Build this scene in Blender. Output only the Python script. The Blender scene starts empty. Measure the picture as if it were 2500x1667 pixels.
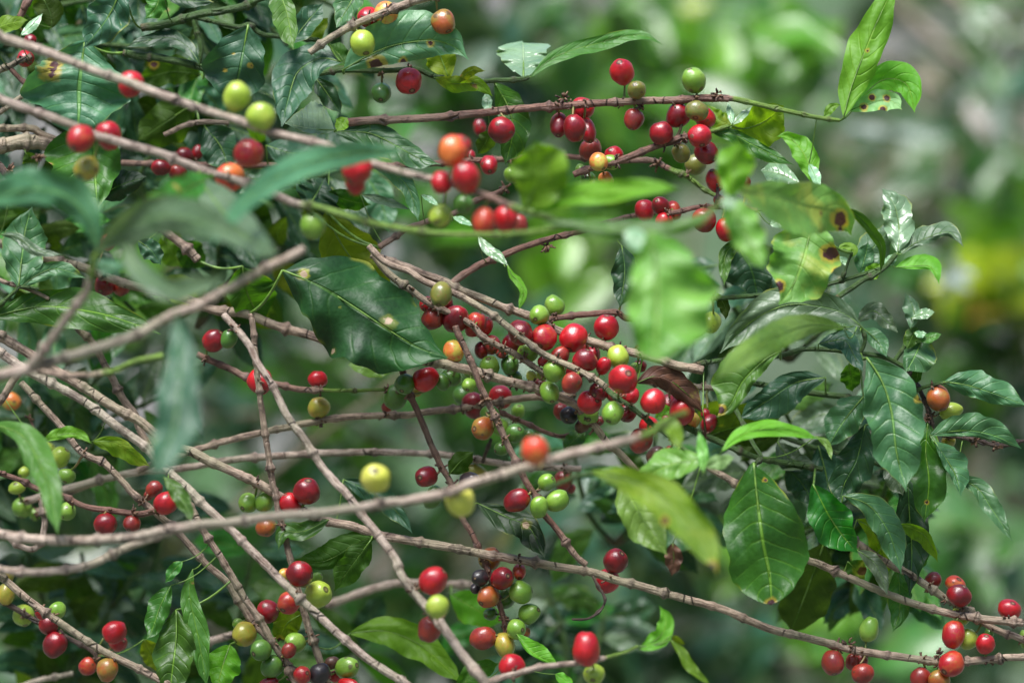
import bpy, math, random
from mathutils import Vector, Matrix, noise
random.seed(7)
R = math.radians
S = bpy.context.scene
C = S.collection

# ---------------------------------------------------------------- camera
D0 = 2.20                       # distance of the plane in focus, metres
K = 36.0/135.0/2500.0           # metres per photo pixel per metre of distance
CAM = Matrix.Translation((0, 0, 1.55)) @ Matrix.Rotation(R(-6), 4, 'X')
cd = bpy.data.cameras.new('camera'); cam = bpy.data.objects.new('camera', cd); C.objects.link(cam)
cam.matrix_world = CAM @ Matrix.Rotation(R(90), 4, 'X')
cd.lens = 135; cd.sensor_width = 36; cd.clip_start = 0.05; cd.clip_end = 500
cd.dof.use_dof = True; cd.dof.focus_distance = D0; cd.dof.aperture_fstop = 3.2
S.camera = cam
S.render.resolution_x = 1024; S.render.resolution_y = 682
# ---------------------------------------------------------------- sky, sun, exposure
SUN_EL, SUN_AZ = 70, 215        # azimuth: 0 = where the camera looks, clockwise
W = bpy.data.worlds.new('World'); S.world = W; W.use_nodes = True
nt = W.node_tree; bg = nt.nodes['Background']; sky = nt.nodes.new('ShaderNodeTexSky')
sky.sky_type = 'NISHITA'; sky.sun_disc = False
sky.sun_elevation = R(SUN_EL); sky.sun_rotation = R(SUN_AZ)
sky.air_density = 1.0; sky.dust_density = 1.0; sky.ozone_density = 1.0
nt.links.new(sky.outputs[0], bg.inputs[0]); bg.inputs[1].default_value = 0.09
sd = bpy.data.lights.new('sun', 'SUN'); sun = bpy.data.objects.new('sun', sd); C.objects.link(sun)
sd.energy = 4.0; sd.angle = R(34); sd.color = (1.0, 0.99, 0.98)
az = R(SUN_AZ); el = R(SUN_EL)
sv = Vector((math.sin(az)*math.cos(el), math.cos(az)*math.cos(el), math.sin(el)))
sun.rotation_euler = sv.to_track_quat('Z', 'Y').to_euler()
S.view_settings.view_transform = 'Standard'; S.view_settings.look = 'None'
S.view_settings.gamma = 1; S.view_settings.exposure = 0.93
try:
    S.cycles.max_bounces = 6; S.cycles.transparent_max_bounces = 4
except Exception: pass

# ---------------------------------------------------------------- helpers
def P(x, y, z=0.0):
    """photo pixel + depth in cm behind the focus plane -> world point"""
    d = D0 + z/100.0
    return CAM @ Vector(((x-1250)*K*d, d, -(y-833.5)*K*d))
def PX(z=0.0): return K*(D0+z/100.0)
VIEW = (CAM.to_3x3() @ Vector((0, 1, 0)))
RIGHT = CAM.to_3x3() @ Vector((1, 0, 0)); DOWN = CAM.to_3x3() @ Vector((0, 0, -1))

def mesh_obj(name, vs, fs, mat, parent=None, origin=Vector((0,0,0)), uvs=None, attrs=None, rot=None, smooth=True, poff=Vector((0,0,0))):
    """origin = where the object sits; vs are world points"""
    me = bpy.data.meshes.new(name)
    if rot is not None:
        rt = rot.transposed(); vs = [rt @ (Vector(v)-origin) for v in vs]
    else:
        vs = [Vector(v)-origin for v in vs]
    me.from_pydata(vs, [], fs); me.materials.append(mat)
    if smooth: me.polygons.foreach_set('use_smooth', [True]*len(me.polygons))
    if uvs:
        ul = me.uv_layers.new(name='UVMap')
        idx = [0]*len(me.loops); me.loops.foreach_get('vertex_index', idx)
        flat = []
        for i in idx: flat.extend(uvs[i])
        ul.data.foreach_set('uv', flat)
    if attrs:
        for an, vals in attrs.items():
            a = me.color_attributes.new(an, 'FLOAT_COLOR', 'POINT')
            flat = []
            for v in vals: flat.extend((v[0], v[1], v[2], 1.0))
            a.data.foreach_set('color', flat)
    me.update()
    o = bpy.data.objects.new(name, me); C.objects.link(o)
    if parent is not None: o.parent = parent
    if rot is not None: o.matrix_basis = Matrix.Translation(origin-poff) @ rot.to_4x4()
    else: o.location = origin-poff
    return o

def catmull(pts, step):
    """pts: lists of equal-length floats, first two are pixel x, y"""
    n = len(pts); out = []
    for i in range(n-1):
        p0 = pts[max(i-1, 0)]; p1 = pts[i]; p2 = pts[i+1]; p3 = pts[min(i+2, n-1)]
        L = math.hypot(p2[0]-p1[0], p2[1]-p1[1]); k = max(2, int(L/step))
        for j in range(k):
            t = j/k
            out.append([0.5*((2*b)+(-a+c)*t+(2*a-5*b+4*c-d)*t*t+(-a+3*b-3*c+d)*t**3) for a, b, c, d in zip(p0, p1, p2, p3)])
    out.append(list(pts[-1]))
    return out

def frames(cs):
    T = []
    for i in range(len(cs)):
        a = cs[max(i-1, 0)]; b = cs[min(i+1, len(cs)-1)]
        T.append((b-a).normalized())
    N = []; n = T[0].orthogonal().normalized()
    for t in T:
        n = (n - t*n.dot(t)).normalized(); N.append(n)
    return T, N

def tube(cs, rs, sides=10, cap=True, vs=None, fs=None, uvs=None, jit=0.0, seed=0):
    if vs is None: vs, fs, uvs = [], [], []
    T, N = frames(cs); base = len(vs); L = 0
    for i, (c, r) in enumerate(zip(cs, rs)):
        if i: L += (cs[i]-cs[i-1]).length
        B = T[i].cross(N[i])
        for k in range(sides):
            a = 2*math.pi*k/sides
            d = N[i]*math.cos(a)+B*math.sin(a)
            rr = r*(1+jit*noise.noise(Vector((L*90, math.cos(a)*1.3+seed, math.sin(a)*1.3))))
            vs.append(c+d*rr); uvs.append((L*10, k/sides))
    for i in range(len(cs)-1):
        for k in range(sides):
            a = base+i*sides+k; b = base+i*sides+(k+1) % sides
            fs.append((a, b, b+sides, a+sides))
    if cap:
        fs.append(tuple(base+k for k in reversed(range(sides))))
        fs.append(tuple(base+(len(cs)-1)*sides+k for k in range(sides)))
    return vs, fs, uvs

# ---------------------------------------------------------------- materials
class NT:
    def __init__(s, name):
        s.m = bpy.data.materials.new(name); s.m.use_nodes = True; s.t = s.m.node_tree
        s.t.nodes.clear(); s.out = s.n('OutputMaterial')
    def n(s, typ, **kw):
        x = s.t.nodes.new('ShaderNode'+typ)
        for k, v in kw.items(): setattr(x, k, v)
        return x
    def l(s, a, b): s.t.links.new(a, b)
    def val(s, v):
        return v
    def put(s, sock, v):
        if hasattr(v, 'is_linked') or isinstance(v, bpy.types.NodeSocket): s.l(v, sock)
        else: sock.default_value = v
    def math(s, op, a, b=0.0, c=0.0, clamp=False):
        x = s.n('Math', operation=op, use_clamp=clamp)
        s.put(x.inputs[0], a); s.put(x.inputs[1], b); s.put(x.inputs[2], c)
        return x.outputs[0]
    def mix(s, f, a, b, mode='MIX'):
        x = s.n('Mix', data_type='RGBA', blend_type=mode)
        s.put(x.inputs[0], f); 
        for so, v in ((x.inputs[6], a), (x.inputs[7], b)):
            if isinstance(v, tuple): so.default_value = (v[0], v[1], v[2], 1)
            else: s.l(v, so)
        return x.outputs[2]
    def noise(s, vec, scale, detail=3, rough=.5, dist=0):
        x = s.n('TexNoise'); s.l(vec, x.inputs['Vector']); x.inputs['Scale'].default_value = scale
        x.inputs['Detail'].default_value = detail; x.inputs['Roughness'].default_value = rough; x.inputs['Distortion'].default_value = dist
        return x.outputs['Fac']
    def ramp(s, f, a, b):     # smoothstep a..b -> 0..1
        x = s.n('MapRange', interpolation_type='SMOOTHSTEP'); s.put(x.inputs[0], f)
        x.inputs[1].default_value = a; x.inputs[2].default_value = b
        return x.outputs[0]
    def bump(s, h, strength, dist=0.001, normal=None):
        x = s.n('Bump'); s.put(x.inputs['Height'], h); x.inputs['Strength'].default_value = strength
        x.inputs['Distance'].default_value = dist
        if normal is not None: s.l(normal, x.inputs['Normal'])
        return x.outputs[0]
    def offset(s, vec, k):     # shift a coordinate by the object's random number
        oi = s.n('ObjectInfo'); c = s.n('CombineXYZ')
        s.l(s.math('MULTIPLY', oi.outputs['Random'], k), c.inputs[0]); s.l(s.math('MULTIPLY', oi.outputs['Random'], k*1.7), c.inputs[1])
        a = s.n('VectorMath', operation='ADD'); s.l(vec, a.inputs[0]); s.l(c.outputs[0], a.inputs[1])
        return a.outputs[0], oi.outputs['Random']

def leaf_mat(name, c1, c2, vein, rough, trans, spot=0.35, spotc=(.32, .2, .09), halo=(.35, .36, .03), veinamt=.5, patch=None, coat=0.0, tcol=None):
    s = NT(name)
    uv = s.n('UVMap').outputs[0]
    sep = s.n('SeparateXYZ'); s.l(uv, sep.inputs[0]); u = sep.outputs[0]
    av = s.math('ABSOLUTE', s.math('MULTIPLY_ADD', sep.outputs[1], 2, -1))
    co, rnd = s.offset(s.n('TexCoord').outputs['Object'], 7)
    wob = s.math('MULTIPLY_ADD', s.noise(co, 60, 2), .05, -.025)
    ph = s.math('ADD', s.math('SUBTRACT', u, s.math('MULTIPLY', s.math('POWER', av, 1.15), .17)), wob)
    wave = s.math('COSINE', s.math('MULTIPLY', ph, 2*math.pi*9))
    w01 = s.math('MULTIPLY_ADD', wave, .5, .5)
    line = s.math('MULTIPLY', s.math('POWER', w01, 22), s.ramp(s.noise(co, 30, 2), .3, .6))
    line = s.math('MULTIPLY', line, s.ramp(av, 1.0, .75))
    mid = s.ramp(av, .055, .02)
    big = s.noise(co, 28, 3); fine = s.noise(co, 260, 3)
    col = s.mix(s.ramp(big, .3, .7), c1, c2)
    col = s.mix(s.math('MULTIPLY', s.ramp(fine, .35, .75), .22), col, tuple(min(1, x*1.5+.01) for x in c2))
    # small per-leaf difference in value and hue
    hv = s.n('HueSaturation'); s.l(col, hv.inputs['Color'])
    s.l(s.math('MULTIPLY_ADD', rnd, .05, .475), hv.inputs['Hue']); s.l(s.math('MULTIPLY_ADD', rnd, .5, .75), hv.inputs['Value'])
    col = hv.outputs[0]
    if patch:
        pf = s.ramp(s.noise(co, 22, 4, .6), .52, .66); col = s.mix(s.math('MULTIPLY', pf, .85), col, patch)
    col = s.mix(s.math('MULTIPLY', line, veinamt*.38), col, vein)
    col = s.mix(s.math('MULTIPLY', mid, veinamt*1.2, clamp=True), col, vein)
    # browned margin here and there
    edge = s.math('MULTIPLY', s.ramp(av, .9, 1.0), s.ramp(s.noise(co, 35, 2), .55, .7))
    col = s.mix(s.math('MULTIPLY', edge, .6), col, halo)
    # blemishes: yellow halo round a brown spot
    vo = s.n('TexVoronoi'); s.l(co, vo.inputs['Vector']); vo.inputs['Scale'].default_value = 62
    dn = s.math('ADD', vo.outputs['Distance'], s.math('MULTIPLY_ADD', fine, .35, -.17))
    gate = s.n('SeparateColor'); s.l(vo.outputs['Color'], gate.inputs[0])
    on = s.math('LESS_THAN', gate.outputs[0], spot*.5)
    sz = s.math('MULTIPLY_ADD', s.math('POWER', gate.outputs[1], 2), .2, .045)
    rel = s.math('DIVIDE', dn, sz)
    col = s.mix(s.math('MULTIPLY', s.math('MULTIPLY', s.ramp(rel, 1.9, 1.0), on), s.math('MULTIPLY', gate.outputs[2], .8)), col, halo)
    col = s.mix(s.math('MULTIPLY', s.ramp(rel, 1.05, .8), on), col, spotc)
    at = s.n('Attribute'); at.attribute_name = 'mark'
    ms = s.n('SeparateColor'); s.l(at.outputs['Color'], ms.inputs[0])
    mk = s.math('ADD', ms.outputs[0], s.math('MULTIPLY_ADD', s.noise(co, 75, 4, .6), 1.5, -.8))
    mk = s.math('MULTIPLY', mk, s.ramp(ms.outputs[0], 0.0, .12))
    col = s.mix(s.math('MULTIPLY', s.ramp(mk, .02, .4), .7), col, (.5, .34, .04))
    col = s.mix(s.ramp(mk, .42, .55), col, (.08, .03, .035))
    h = s.math('ADD', s.math('MULTIPLY', line, -.5), s.math('MULTIPLY', fine, .35))
    h = s.math('ADD', h, s.math('MULTIPLY', s.noise(co, 85, 3), 1.9))
    h = s.math('ADD', h, s.math('MULTIPLY', mid, -1.2))
    nb = s.bump(h, .55, .0012)
    b = s.n('BsdfPrincipled'); s.l(col, b.inputs['Base Color']); s.l(nb, b.inputs['Normal'])
    s.l(s.math('MULTIPLY_ADD', s.noise(co, 45, 2), .25, rough-.02), b.inputs['Roughness'])
    b.inputs['Specular IOR Level'].default_value = .4
    b.inputs['Coat Weight'].default_value = coat; b.inputs['Coat Roughness'].default_value = .3
    s.l(nb, b.inputs['Coat Normal'])
    t = s.n('BsdfTranslucent'); 
    tc = s.mix(1.0, col, tcol or (1.6, 1.75, .55), 'MULTIPLY'); s.l(tc, t.inputs[0]); s.l(nb, t.inputs['Normal'])
    mx = s.n('MixShader'); mx.inputs[0].default_value = trans; s.l(b.outputs[0], mx.inputs[1]); s.l(t.outputs[0], mx.inputs[2])
    s.l(mx.outputs[0], s.out.inputs[0])
    return s.m

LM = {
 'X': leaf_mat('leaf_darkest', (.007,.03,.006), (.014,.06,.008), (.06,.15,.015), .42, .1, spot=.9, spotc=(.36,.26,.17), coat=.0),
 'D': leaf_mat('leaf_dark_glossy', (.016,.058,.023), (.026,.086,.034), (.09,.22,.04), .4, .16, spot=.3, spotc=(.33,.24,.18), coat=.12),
 'C': leaf_mat('leaf_cool_green', (.038,.125,.048), (.062,.175,.068), (.17,.38,.06), .38, .2, spot=.22, coat=.15),
 'S': leaf_mat('leaf_slate_green', (.048,.105,.042), (.12,.185,.105), (.16,.3,.07), .36, .2, spot=.1, coat=.22),
 'M': leaf_mat('leaf_mid_green', (.036,.13,.012), (.06,.185,.02), (.2,.4,.04), .4, .28, spot=.25, coat=.1),
 'G': leaf_mat('leaf_full_green', (.02,.095,.006), (.036,.14,.009), (.22,.44,.035), .36, .28, spot=.2, coat=.14),
 'L': leaf_mat('leaf_light_green', (.09,.25,.022), (.19,.37,.07), (.3,.5,.07), .36, .32, spot=.15, coat=.2),
 'O': leaf_mat('leaf_blotched_cool', (.06,.17,.07), (.1,.24,.09), (.24,.45,.09), .36, .25, spot=.5, spotc=(.1,.04,.04), halo=(.5,.42,.06), coat=.3),
 'N': leaf_mat('leaf_light_blotched', (.09,.26,.045), (.14,.33,.06), (.28,.48,.09), .42, .3, spot=.55, spotc=(.09,.03,.035), halo=(.5,.4,.05), patch=(.36,.42,.07)),
 'B': leaf_mat('leaf_bright_green', (.1,.26,.012), (.15,.34,.02), (.3,.5,.06), .42, .4, spot=.15),
 'Y': leaf_mat('leaf_yellow_green', (.13,.28,.012), (.22,.37,.018), (.36,.5,.05), .45, .4, spot=.3, spotc=(.2,.06,.02), halo=(.5,.33,.02), patch=(.32,.4,.02)),
 'T': leaf_mat('leaf_olive_backlit', (.035,.085,.006), (.055,.12,.009), (.1,.2,.03), .55, .5, spot=.25, spotc=(.12,.06,.02)),
 'U': leaf_mat('leaf_yellow_backlit', (.12,.2,.008), (.18,.26,.012), (.28,.38,.04), .5, .5, spot=.3, patch=(.28,.27,.015)),
 'P': leaf_mat('leaf_young_shiny', (.12,.26,.11), (.24,.38,.22), (.35,.5,.25), .2, .2, spot=0.0, coat=.9),
 'E': leaf_mat('leaf_pale_underside', (.17,.36,.11), (.25,.44,.17), (.36,.58,.16), .42, .35, spot=.5, spotc=(.1,.04,.04)),
 'Z': leaf_mat('leaf_dead_brown', (.045,.014,.014), (.1,.032,.022), (.14,.07,.04), .5, .06, spot=.2, patch=(.3,.13,.06), tcol=(1.2,.8,.5)),
}

def cherry_mat(name, c1, c2, c3=None, rough=.3, amt=.5, spread=(.35, .68)):
    s = NT(name)
    tc = s.n('TexCoord'); co, rnd = s.offset(tc.outputs['Generated'], 9)
    uv = s.n('UVMap').outputs[0]; sep = s.n('SeparateXYZ'); s.l(uv, sep.inputs[0])
    n1 = s.math('ADD', s.noise(co, 1.5, 3), s.math('MULTIPLY_ADD', sep.outputs[1], .16, -.08)); n2 = s.noise(co, 6, 5, .65); n3 = s.noise(co, 40, 3)
    col = s.mix(s.ramp(n1, *spread), c1, c2)
    if c3: col = s.mix(s.math('MULTIPLY', s.ramp(n2, .5, .68), amt), col, c3)
    # fine pale freckles
    col = s.mix(s.math('MULTIPLY', s.ramp(n3, .6, .72), .16), col, tuple(min(1, x*1.5+.05) for x in c2))
    # faint lengthwise streaks
    mp = s.n('Mapping'); s.l(uv, mp.inputs[0]); mp.inputs['Scale'].default_value = (26, 1.5, 1)
    st = s.noise(mp.outputs[0], 1, 2); col = s.mix(s.math('MULTIPLY', s.ramp(st, .5, .75), .2), col, tuple(x*.45 for x in c1))
    # scab
    vo = s.n('TexVoronoi'); s.l(co, vo.inputs['Vector']); vo.inputs['Scale'].default_value = 2.1
    g = s.n('SeparateColor'); s.l(vo.outputs['Color'], g.inputs[0])
    sc = s.math('MULTIPLY', s.math('LESS_THAN', g.outputs[0], .2), s.ramp(s.math('ADD', vo.outputs['Distance'], s.math('MULTIPLY_ADD', n2, .5, -.25)), .25, .18))
    col = s.mix(s.math('MULTIPLY', sc, .75), col, (.09, .055, .03))
    # calyx scar at the tip: a brown ring round a paler disc
    v = sep.outputs[1]
    ring = s.math('MULTIPLY', s.ramp(v, .10, .075), s.ramp(v, .03, .055))
    disc = s.ramp(v, .05, .03)
    col = s.mix(disc, col, (.2, .13, .06)); col = s.mix(s.math('MULTIPLY', ring, .85), col, (.035, .018, .01))
    h = s.math('ADD', s.math('MULTIPLY', n2, .5), s.math('ADD', s.math('MULTIPLY', n3, .12), s.math('MULTIPLY', s.math('ADD', ring, sc), .3)))
    nb = s.bump(h, .35, .0015)
    b = s.n('BsdfPrincipled'); s.l(col, b.inputs['Base Color']); s.l(nb, b.inputs['Normal'])
    s.l(s.math('MULTIPLY_ADD', s.math('ADD', ring, disc), .3, s.math('MULTIPLY_ADD', n2, .22, rough-.06)), b.inputs['Roughness'])
    b.inputs['Coat Weight'].default_value = .35; b.inputs['Coat Roughness'].default_value = .12
    b.inputs['Subsurface Weight'].default_value = 0.0
    s.l(b.outputs[0], s.out.inputs[0])
    return s.m
CM = {
 'r': cherry_mat('cherry_deep_red', (.13,.002,.006), (.33,.004,.010), (.05,.002,.004)),
 'R': cherry_mat('cherry_bright_red', (.34,.003,.011), (.52,.010,.013), (.15,.002,.007)),
 'd': cherry_mat('cherry_dull_red', (.2,.014,.012), (.33,.035,.018), (.1,.035,.02), amt=.7),
 'o': cherry_mat('cherry_orange', (.6,.06,.02), (.62,.16,.03), (.5,.015,.015), spread=(.46,.54)),
 'm': cherry_mat('cherry_red_orange', (.36,.006,.014), (.46,.05,.018), (.34,.14,.025), spread=(.42,.62)),
 'p': cherry_mat('cherry_half_ripe', (.5,.4,.06), (.66,.2,.04), (.6,.06,.03), spread=(.45,.56)),
 'a': cherry_mat('cherry_amber', (.34,.08,.015), (.26,.16,.025), (.25,.03,.012), spread=(.4,.6)),
 'v': cherry_mat('cherry_olive_yellow', (.28,.27,.03), (.4,.3,.035), (.42,.16,.03)),
 'b': cherry_mat('cherry_olive_brown', (.13,.14,.022), (.2,.19,.03), (.2,.07,.025)),
 'y': cherry_mat('cherry_lime', (.3,.42,.035), (.42,.5,.06), (.2,.34,.03)),
 'Y': cherry_mat('cherry_yellow', (.58,.6,.07), (.7,.66,.12), (.5,.5,.05)),
 'g': cherry_mat('cherry_green', (.15,.3,.025), (.23,.38,.05), (.1,.21,.02)),
 'G': cherry_mat('cherry_dark_green', (.055,.15,.018), (.09,.2,.025), (.04,.1,.015)),
 'k': cherry_mat('cherry_black', (.012,.009,.012), (.03,.018,.022), (.05,.03,.02), rough=.4),
 'q': cherry_mat('cherry_dried_brown', (.06,.022,.012), (.13,.05,.02), (.03,.015,.01), rough=.5),
}
def bark_mat(name, light, dark, lichen, green=(.14,.24,.03)):
    s = NT(name)
    tc = s.n('TexCoord'); co, rnd = s.offset(tc.outputs['Object'], 5)
    uv = s.n('UVMap').outputs[0]
    mp = s.n('Mapping'); s.l(uv, mp.inputs[0]); mp.inputs['Scale'].default_value = (5, 7, 1)
    streak = s.noise(mp.outputs[0], 1.6, 5, .65)
    n = s.noise(co, 130, 4, .65); big = s.noise(co, 22, 3)
    col = s.mix(s.ramp(s.math('ADD', s.math('MULTIPLY', streak, .6), s.math('MULTIPLY', n, .4)), .36, .6), dark, light)
    col = s.mix(s.math('MULTIPLY', s.ramp(big, .46, .64), .6), col, lichen)
    blot = s.noise(co, 55, 4, .7); col = s.mix(s.math('MULTIPLY', s.ramp(blot, .56, .64), .6), col, tuple(x*.45 for x in dark))
    # dark cracks across the bark
    mp2 = s.n('Mapping'); s.l(uv, mp2.inputs[0]); mp2.inputs['Scale'].default_value = (17, .9, 1)
    vo = s.n('TexVoronoi'); vo.feature = 'DISTANCE_TO_EDGE'; s.l(mp2.outputs[0], vo.inputs['Vector']); vo.inputs['Scale'].default_value = .55
    crack = s.math('MULTIPLY', s.ramp(vo.outputs['Distance'], .045, .0), s.ramp(s.noise(co, 60, 2), .52, .64))
    at = s.n('Attribute'); at.attribute_name = 'stem'
    sp = s.n('SeparateColor'); s.l(at.outputs['Color'], sp.inputs[0])
    g = sp.outputs[0]; node = sp.outputs[1]
    gcol = s.mix(s.ramp(n, .3, .7), tuple(x*.7 for x in green), tuple(min(1, x*1.25) for x in green))
    gcol = s.mix(s.math('MULTIPLY', s.ramp(streak, .6, .72), .5), gcol, (.12, .07, .03))
    col = s.mix(g, col, gcol)
    col = s.mix(s.math('MULTIPLY', crack, s.math('MULTIPLY_ADD', g, -.8, .85)), col, (.04, .025, .02))
    col = s.mix(s.math('MULTIPLY', node, s.math('MULTIPLY', s.ramp(n, .35, .6), .8)), col, (.055, .032, .024))
    h = s.math('ADD', s.math('ADD', s.math('MULTIPLY', streak, .9), s.math('MULTIPLY', n, .9)), s.math('MULTIPLY', crack, -1.0))
    nb = s.bump(h, .9, .0022)
    b = s.n('BsdfPrincipled'); s.l(col, b.inputs['Base Color']); s.l(nb, b.inputs['Normal'])
    s.l(s.math('MULTIPLY_ADD', streak, .3, .42), b.inputs['Roughness'])
    s.l(b.outputs[0], s.out.inputs[0])
    return s.m
BM = {
 't': bark_mat('bark_tan', (.46,.34,.25), (.13,.08,.055), (.3,.28,.17)),
 'w': bark_mat('bark_pale_pinkish', (.58,.46,.37), (.2,.13,.095), (.38,.35,.24)),
 'p': bark_mat('bark_purplish', (.27,.14,.1), (.1,.042,.03), (.3,.22,.16)),
 'k': bark_mat('bark_dark', (.11,.07,.05), (.035,.022,.018), (.13,.1,.06)),
 'e': bark_mat('stem_dark_green', (.1,.08,.03), (.05,.04,.02), (.1,.1,.04), green=(.045,.1,.015)),
}
s = NT('dried_flower_crust'); co = s.n('TexCoord').outputs['Object']
b = s.n('BsdfPrincipled'); s.l(s.mix(s.ramp(s.noise(co, 300, 3), .35, .65), (.04,.02,.015), (.2,.11,.06)), b.inputs['Base Color']); b.inputs['Roughness'].default_value = .7
s.l(s.bump(s.noise(co, 500, 3), .8, .001), b.inputs['Normal']); s.l(b.outputs[0], s.out.inputs[0]); CRUST = s.m
s = NT('fruit_stalk'); co = s.n('TexCoord').outputs['Object']
b = s.n('BsdfPrincipled'); s.l(s.mix(s.ramp(s.noise(co, 250, 3), .4, .6), (.12,.17,.03), (.22,.16,.06)), b.inputs['Base Color']); b.inputs['Roughness'].default_value = .5
s.l(b.outputs[0], s.out.inputs[0]); STALK = s.m
s = NT('petiole_green'); co = s.n('TexCoord').outputs['Object']
b = s.n('BsdfPrincipled'); s.l(s.mix(s.ramp(s.noise(co, 200, 3), .4, .6), (.08,.16,.025), (.15,.27,.04)), b.inputs['Base Color']); b.inputs['Roughness'].default_value = .45
s.l(b.outputs[0], s.out.inputs[0]); PETI = s.m

# ---------------------------------------------------------------- builders
BR = []       # branches: dict(root, samples, key)
def branch(label, stems, name='coffee_branch', cat='branch', group=None):
    """stems: list of (points, r0, r1, z0, z1, bark, green_from, [nodespacing]); first is the main stem, the rest its side stems"""
    first = None
    for si, st in enumerate(stems):
        pts, r0, r1, z0, z1, bark, gf = st[:7]; sp = (st[7] if len(st) > 7 else 105)*1.25
        q = [tuple(float(v) for v in p.split(',')) for p in pts.split()]
        cum = [0]
        for a, b_ in zip(q, q[1:]): cum.append(cum[-1]+math.hypot(b_[0]-a[0], b_[1]-a[1]))
        T = cum[-1] or 1
        rows = []
        for p, c in zip(q, cum):
            f = c/T
            z = p[2] if len(p) > 2 else z0+(z1-z0)*f
            rows.append([p[0], p[1], z, r0+(r1-r0)*f])
        # carry a stem that leaves the picture on beyond the frame, so it does not stop short from another viewpoint
        T_ = 0
        for end, nb in ((0, 1), (-1, -2)):
            p, o_ = rows[end], rows[nb]
            if p[0] < -3 or p[0] > 2503 or p[1] < -3 or p[1] > 1670:
                l_ = math.hypot(p[0]-o_[0], p[1]-o_[1]) or 1; k_ = 420/l_
                if nb == -2 and len(rows) > 2:
                    o_ = rows[-3]; l_ = math.hypot(p[0]-o_[0], p[1]-o_[1]) or 1; k_ = 420/l_
                nw = [p[0]+(p[0]-o_[0])*k_, p[1]+(p[1]-o_[1])*k_+30, p[2]+2, p[3]*1.1]
                if end == 0: rows.insert(0, nw)
                else: rows.append(nw)
        T = sum(math.hypot(r2[0]-r1[0], r2[1]-r1[1]) for r1, r2 in zip(rows, rows[1:]))
        rows = catmull(rows, 3.2)
        if first is None:
            root = bpy.data.objects.new(name, None); C.objects.link(root)
            o0 = P(*rows[0][:3]); root.location = o0; root['label'] = label; root['category'] = cat
            if group: root['group'] = group
            root.empty_display_size = .02
            rec = dict(root=root, loc=o0, s=[]); BR.append(rec); first = True
        rnd = random.Random(int(q[0][0]*7+q[0][1]*13+si))
        nodes = []; d = rnd.uniform(.3, .9)*sp
        while d < T-8: nodes.append((d, rnd.choice((.2, .35, .5, .75)))); d += sp*rnd.uniform(.75, 1.3)
        cs, rs, at, L = [], [], [], 0
        for i, r_ in enumerate(rows):
            if i: L += math.hypot(r_[0]-rows[i-1][0], r_[1]-rows[i-1][1])
            nd = 0
            for (c, a) in nodes:
                e = (L-c)
                w = 9 if e < 0 else 4.5
                nd += a*math.exp(-(e/w)**2)
            f = L/T
            g = 0 if gf is None else min(1, max(0, (f-gf)/.03))
            wig = 1.6*noise.noise(Vector((L*.03, q[0][0], si)))
            cs.append(P(r_[0]+wig, r_[1]+wig*.6, r_[2])); rs.append(r_[3]*PX(r_[2])*(1+nd)*(1+.1*noise.noise(Vector((L*.06, q[0][1], 3)))+.06*noise.noise(Vector((L*.3, q[0][1], 8)))))
            at.append((g, min(1, nd*2.2), 0))
            rec['s'].append((r_[0], r_[1], r_[2], r_[3], g, math.hypot(0, 0)))
        # rounded-off ends
        rs[0] *= .8; rs[-1] *= .6
        sides = 12
        vs, fs, uvs = tube(cs, rs, sides, jit=.16, seed=si)
        aa = [a for a in at for _ in range(sides)]
        mesh_obj('stem' if si == 0 else 'side_stem', vs, fs, BM[bark], rec['root'], rec['loc'], uvs, {'stem': aa}, poff=rec['loc'])
    return rec

def nearest(x, y, z, kz=32.0, only=None):
    best = None
    for rec in (only or BR):
        for i, s_ in enumerate(rec['s']):
            d = math.hypot(s_[0]-x, s_[1]-y) + kz*abs(s_[2]-z)
            if best is None or d < best[0]: best = (d, rec, s_)
    return best

def arc_tube(a, b_, ra, rb, sag, sides=6, n=6):
    cs, rs = [], []
    for i in range(n+1):
        t = i/n
        cs.append(a.lerp(b_, t)+sag*math.sin(math.pi*t)); rs.append(ra+(rb-ra)*t)
    return tube(cs, rs, sides)

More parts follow.
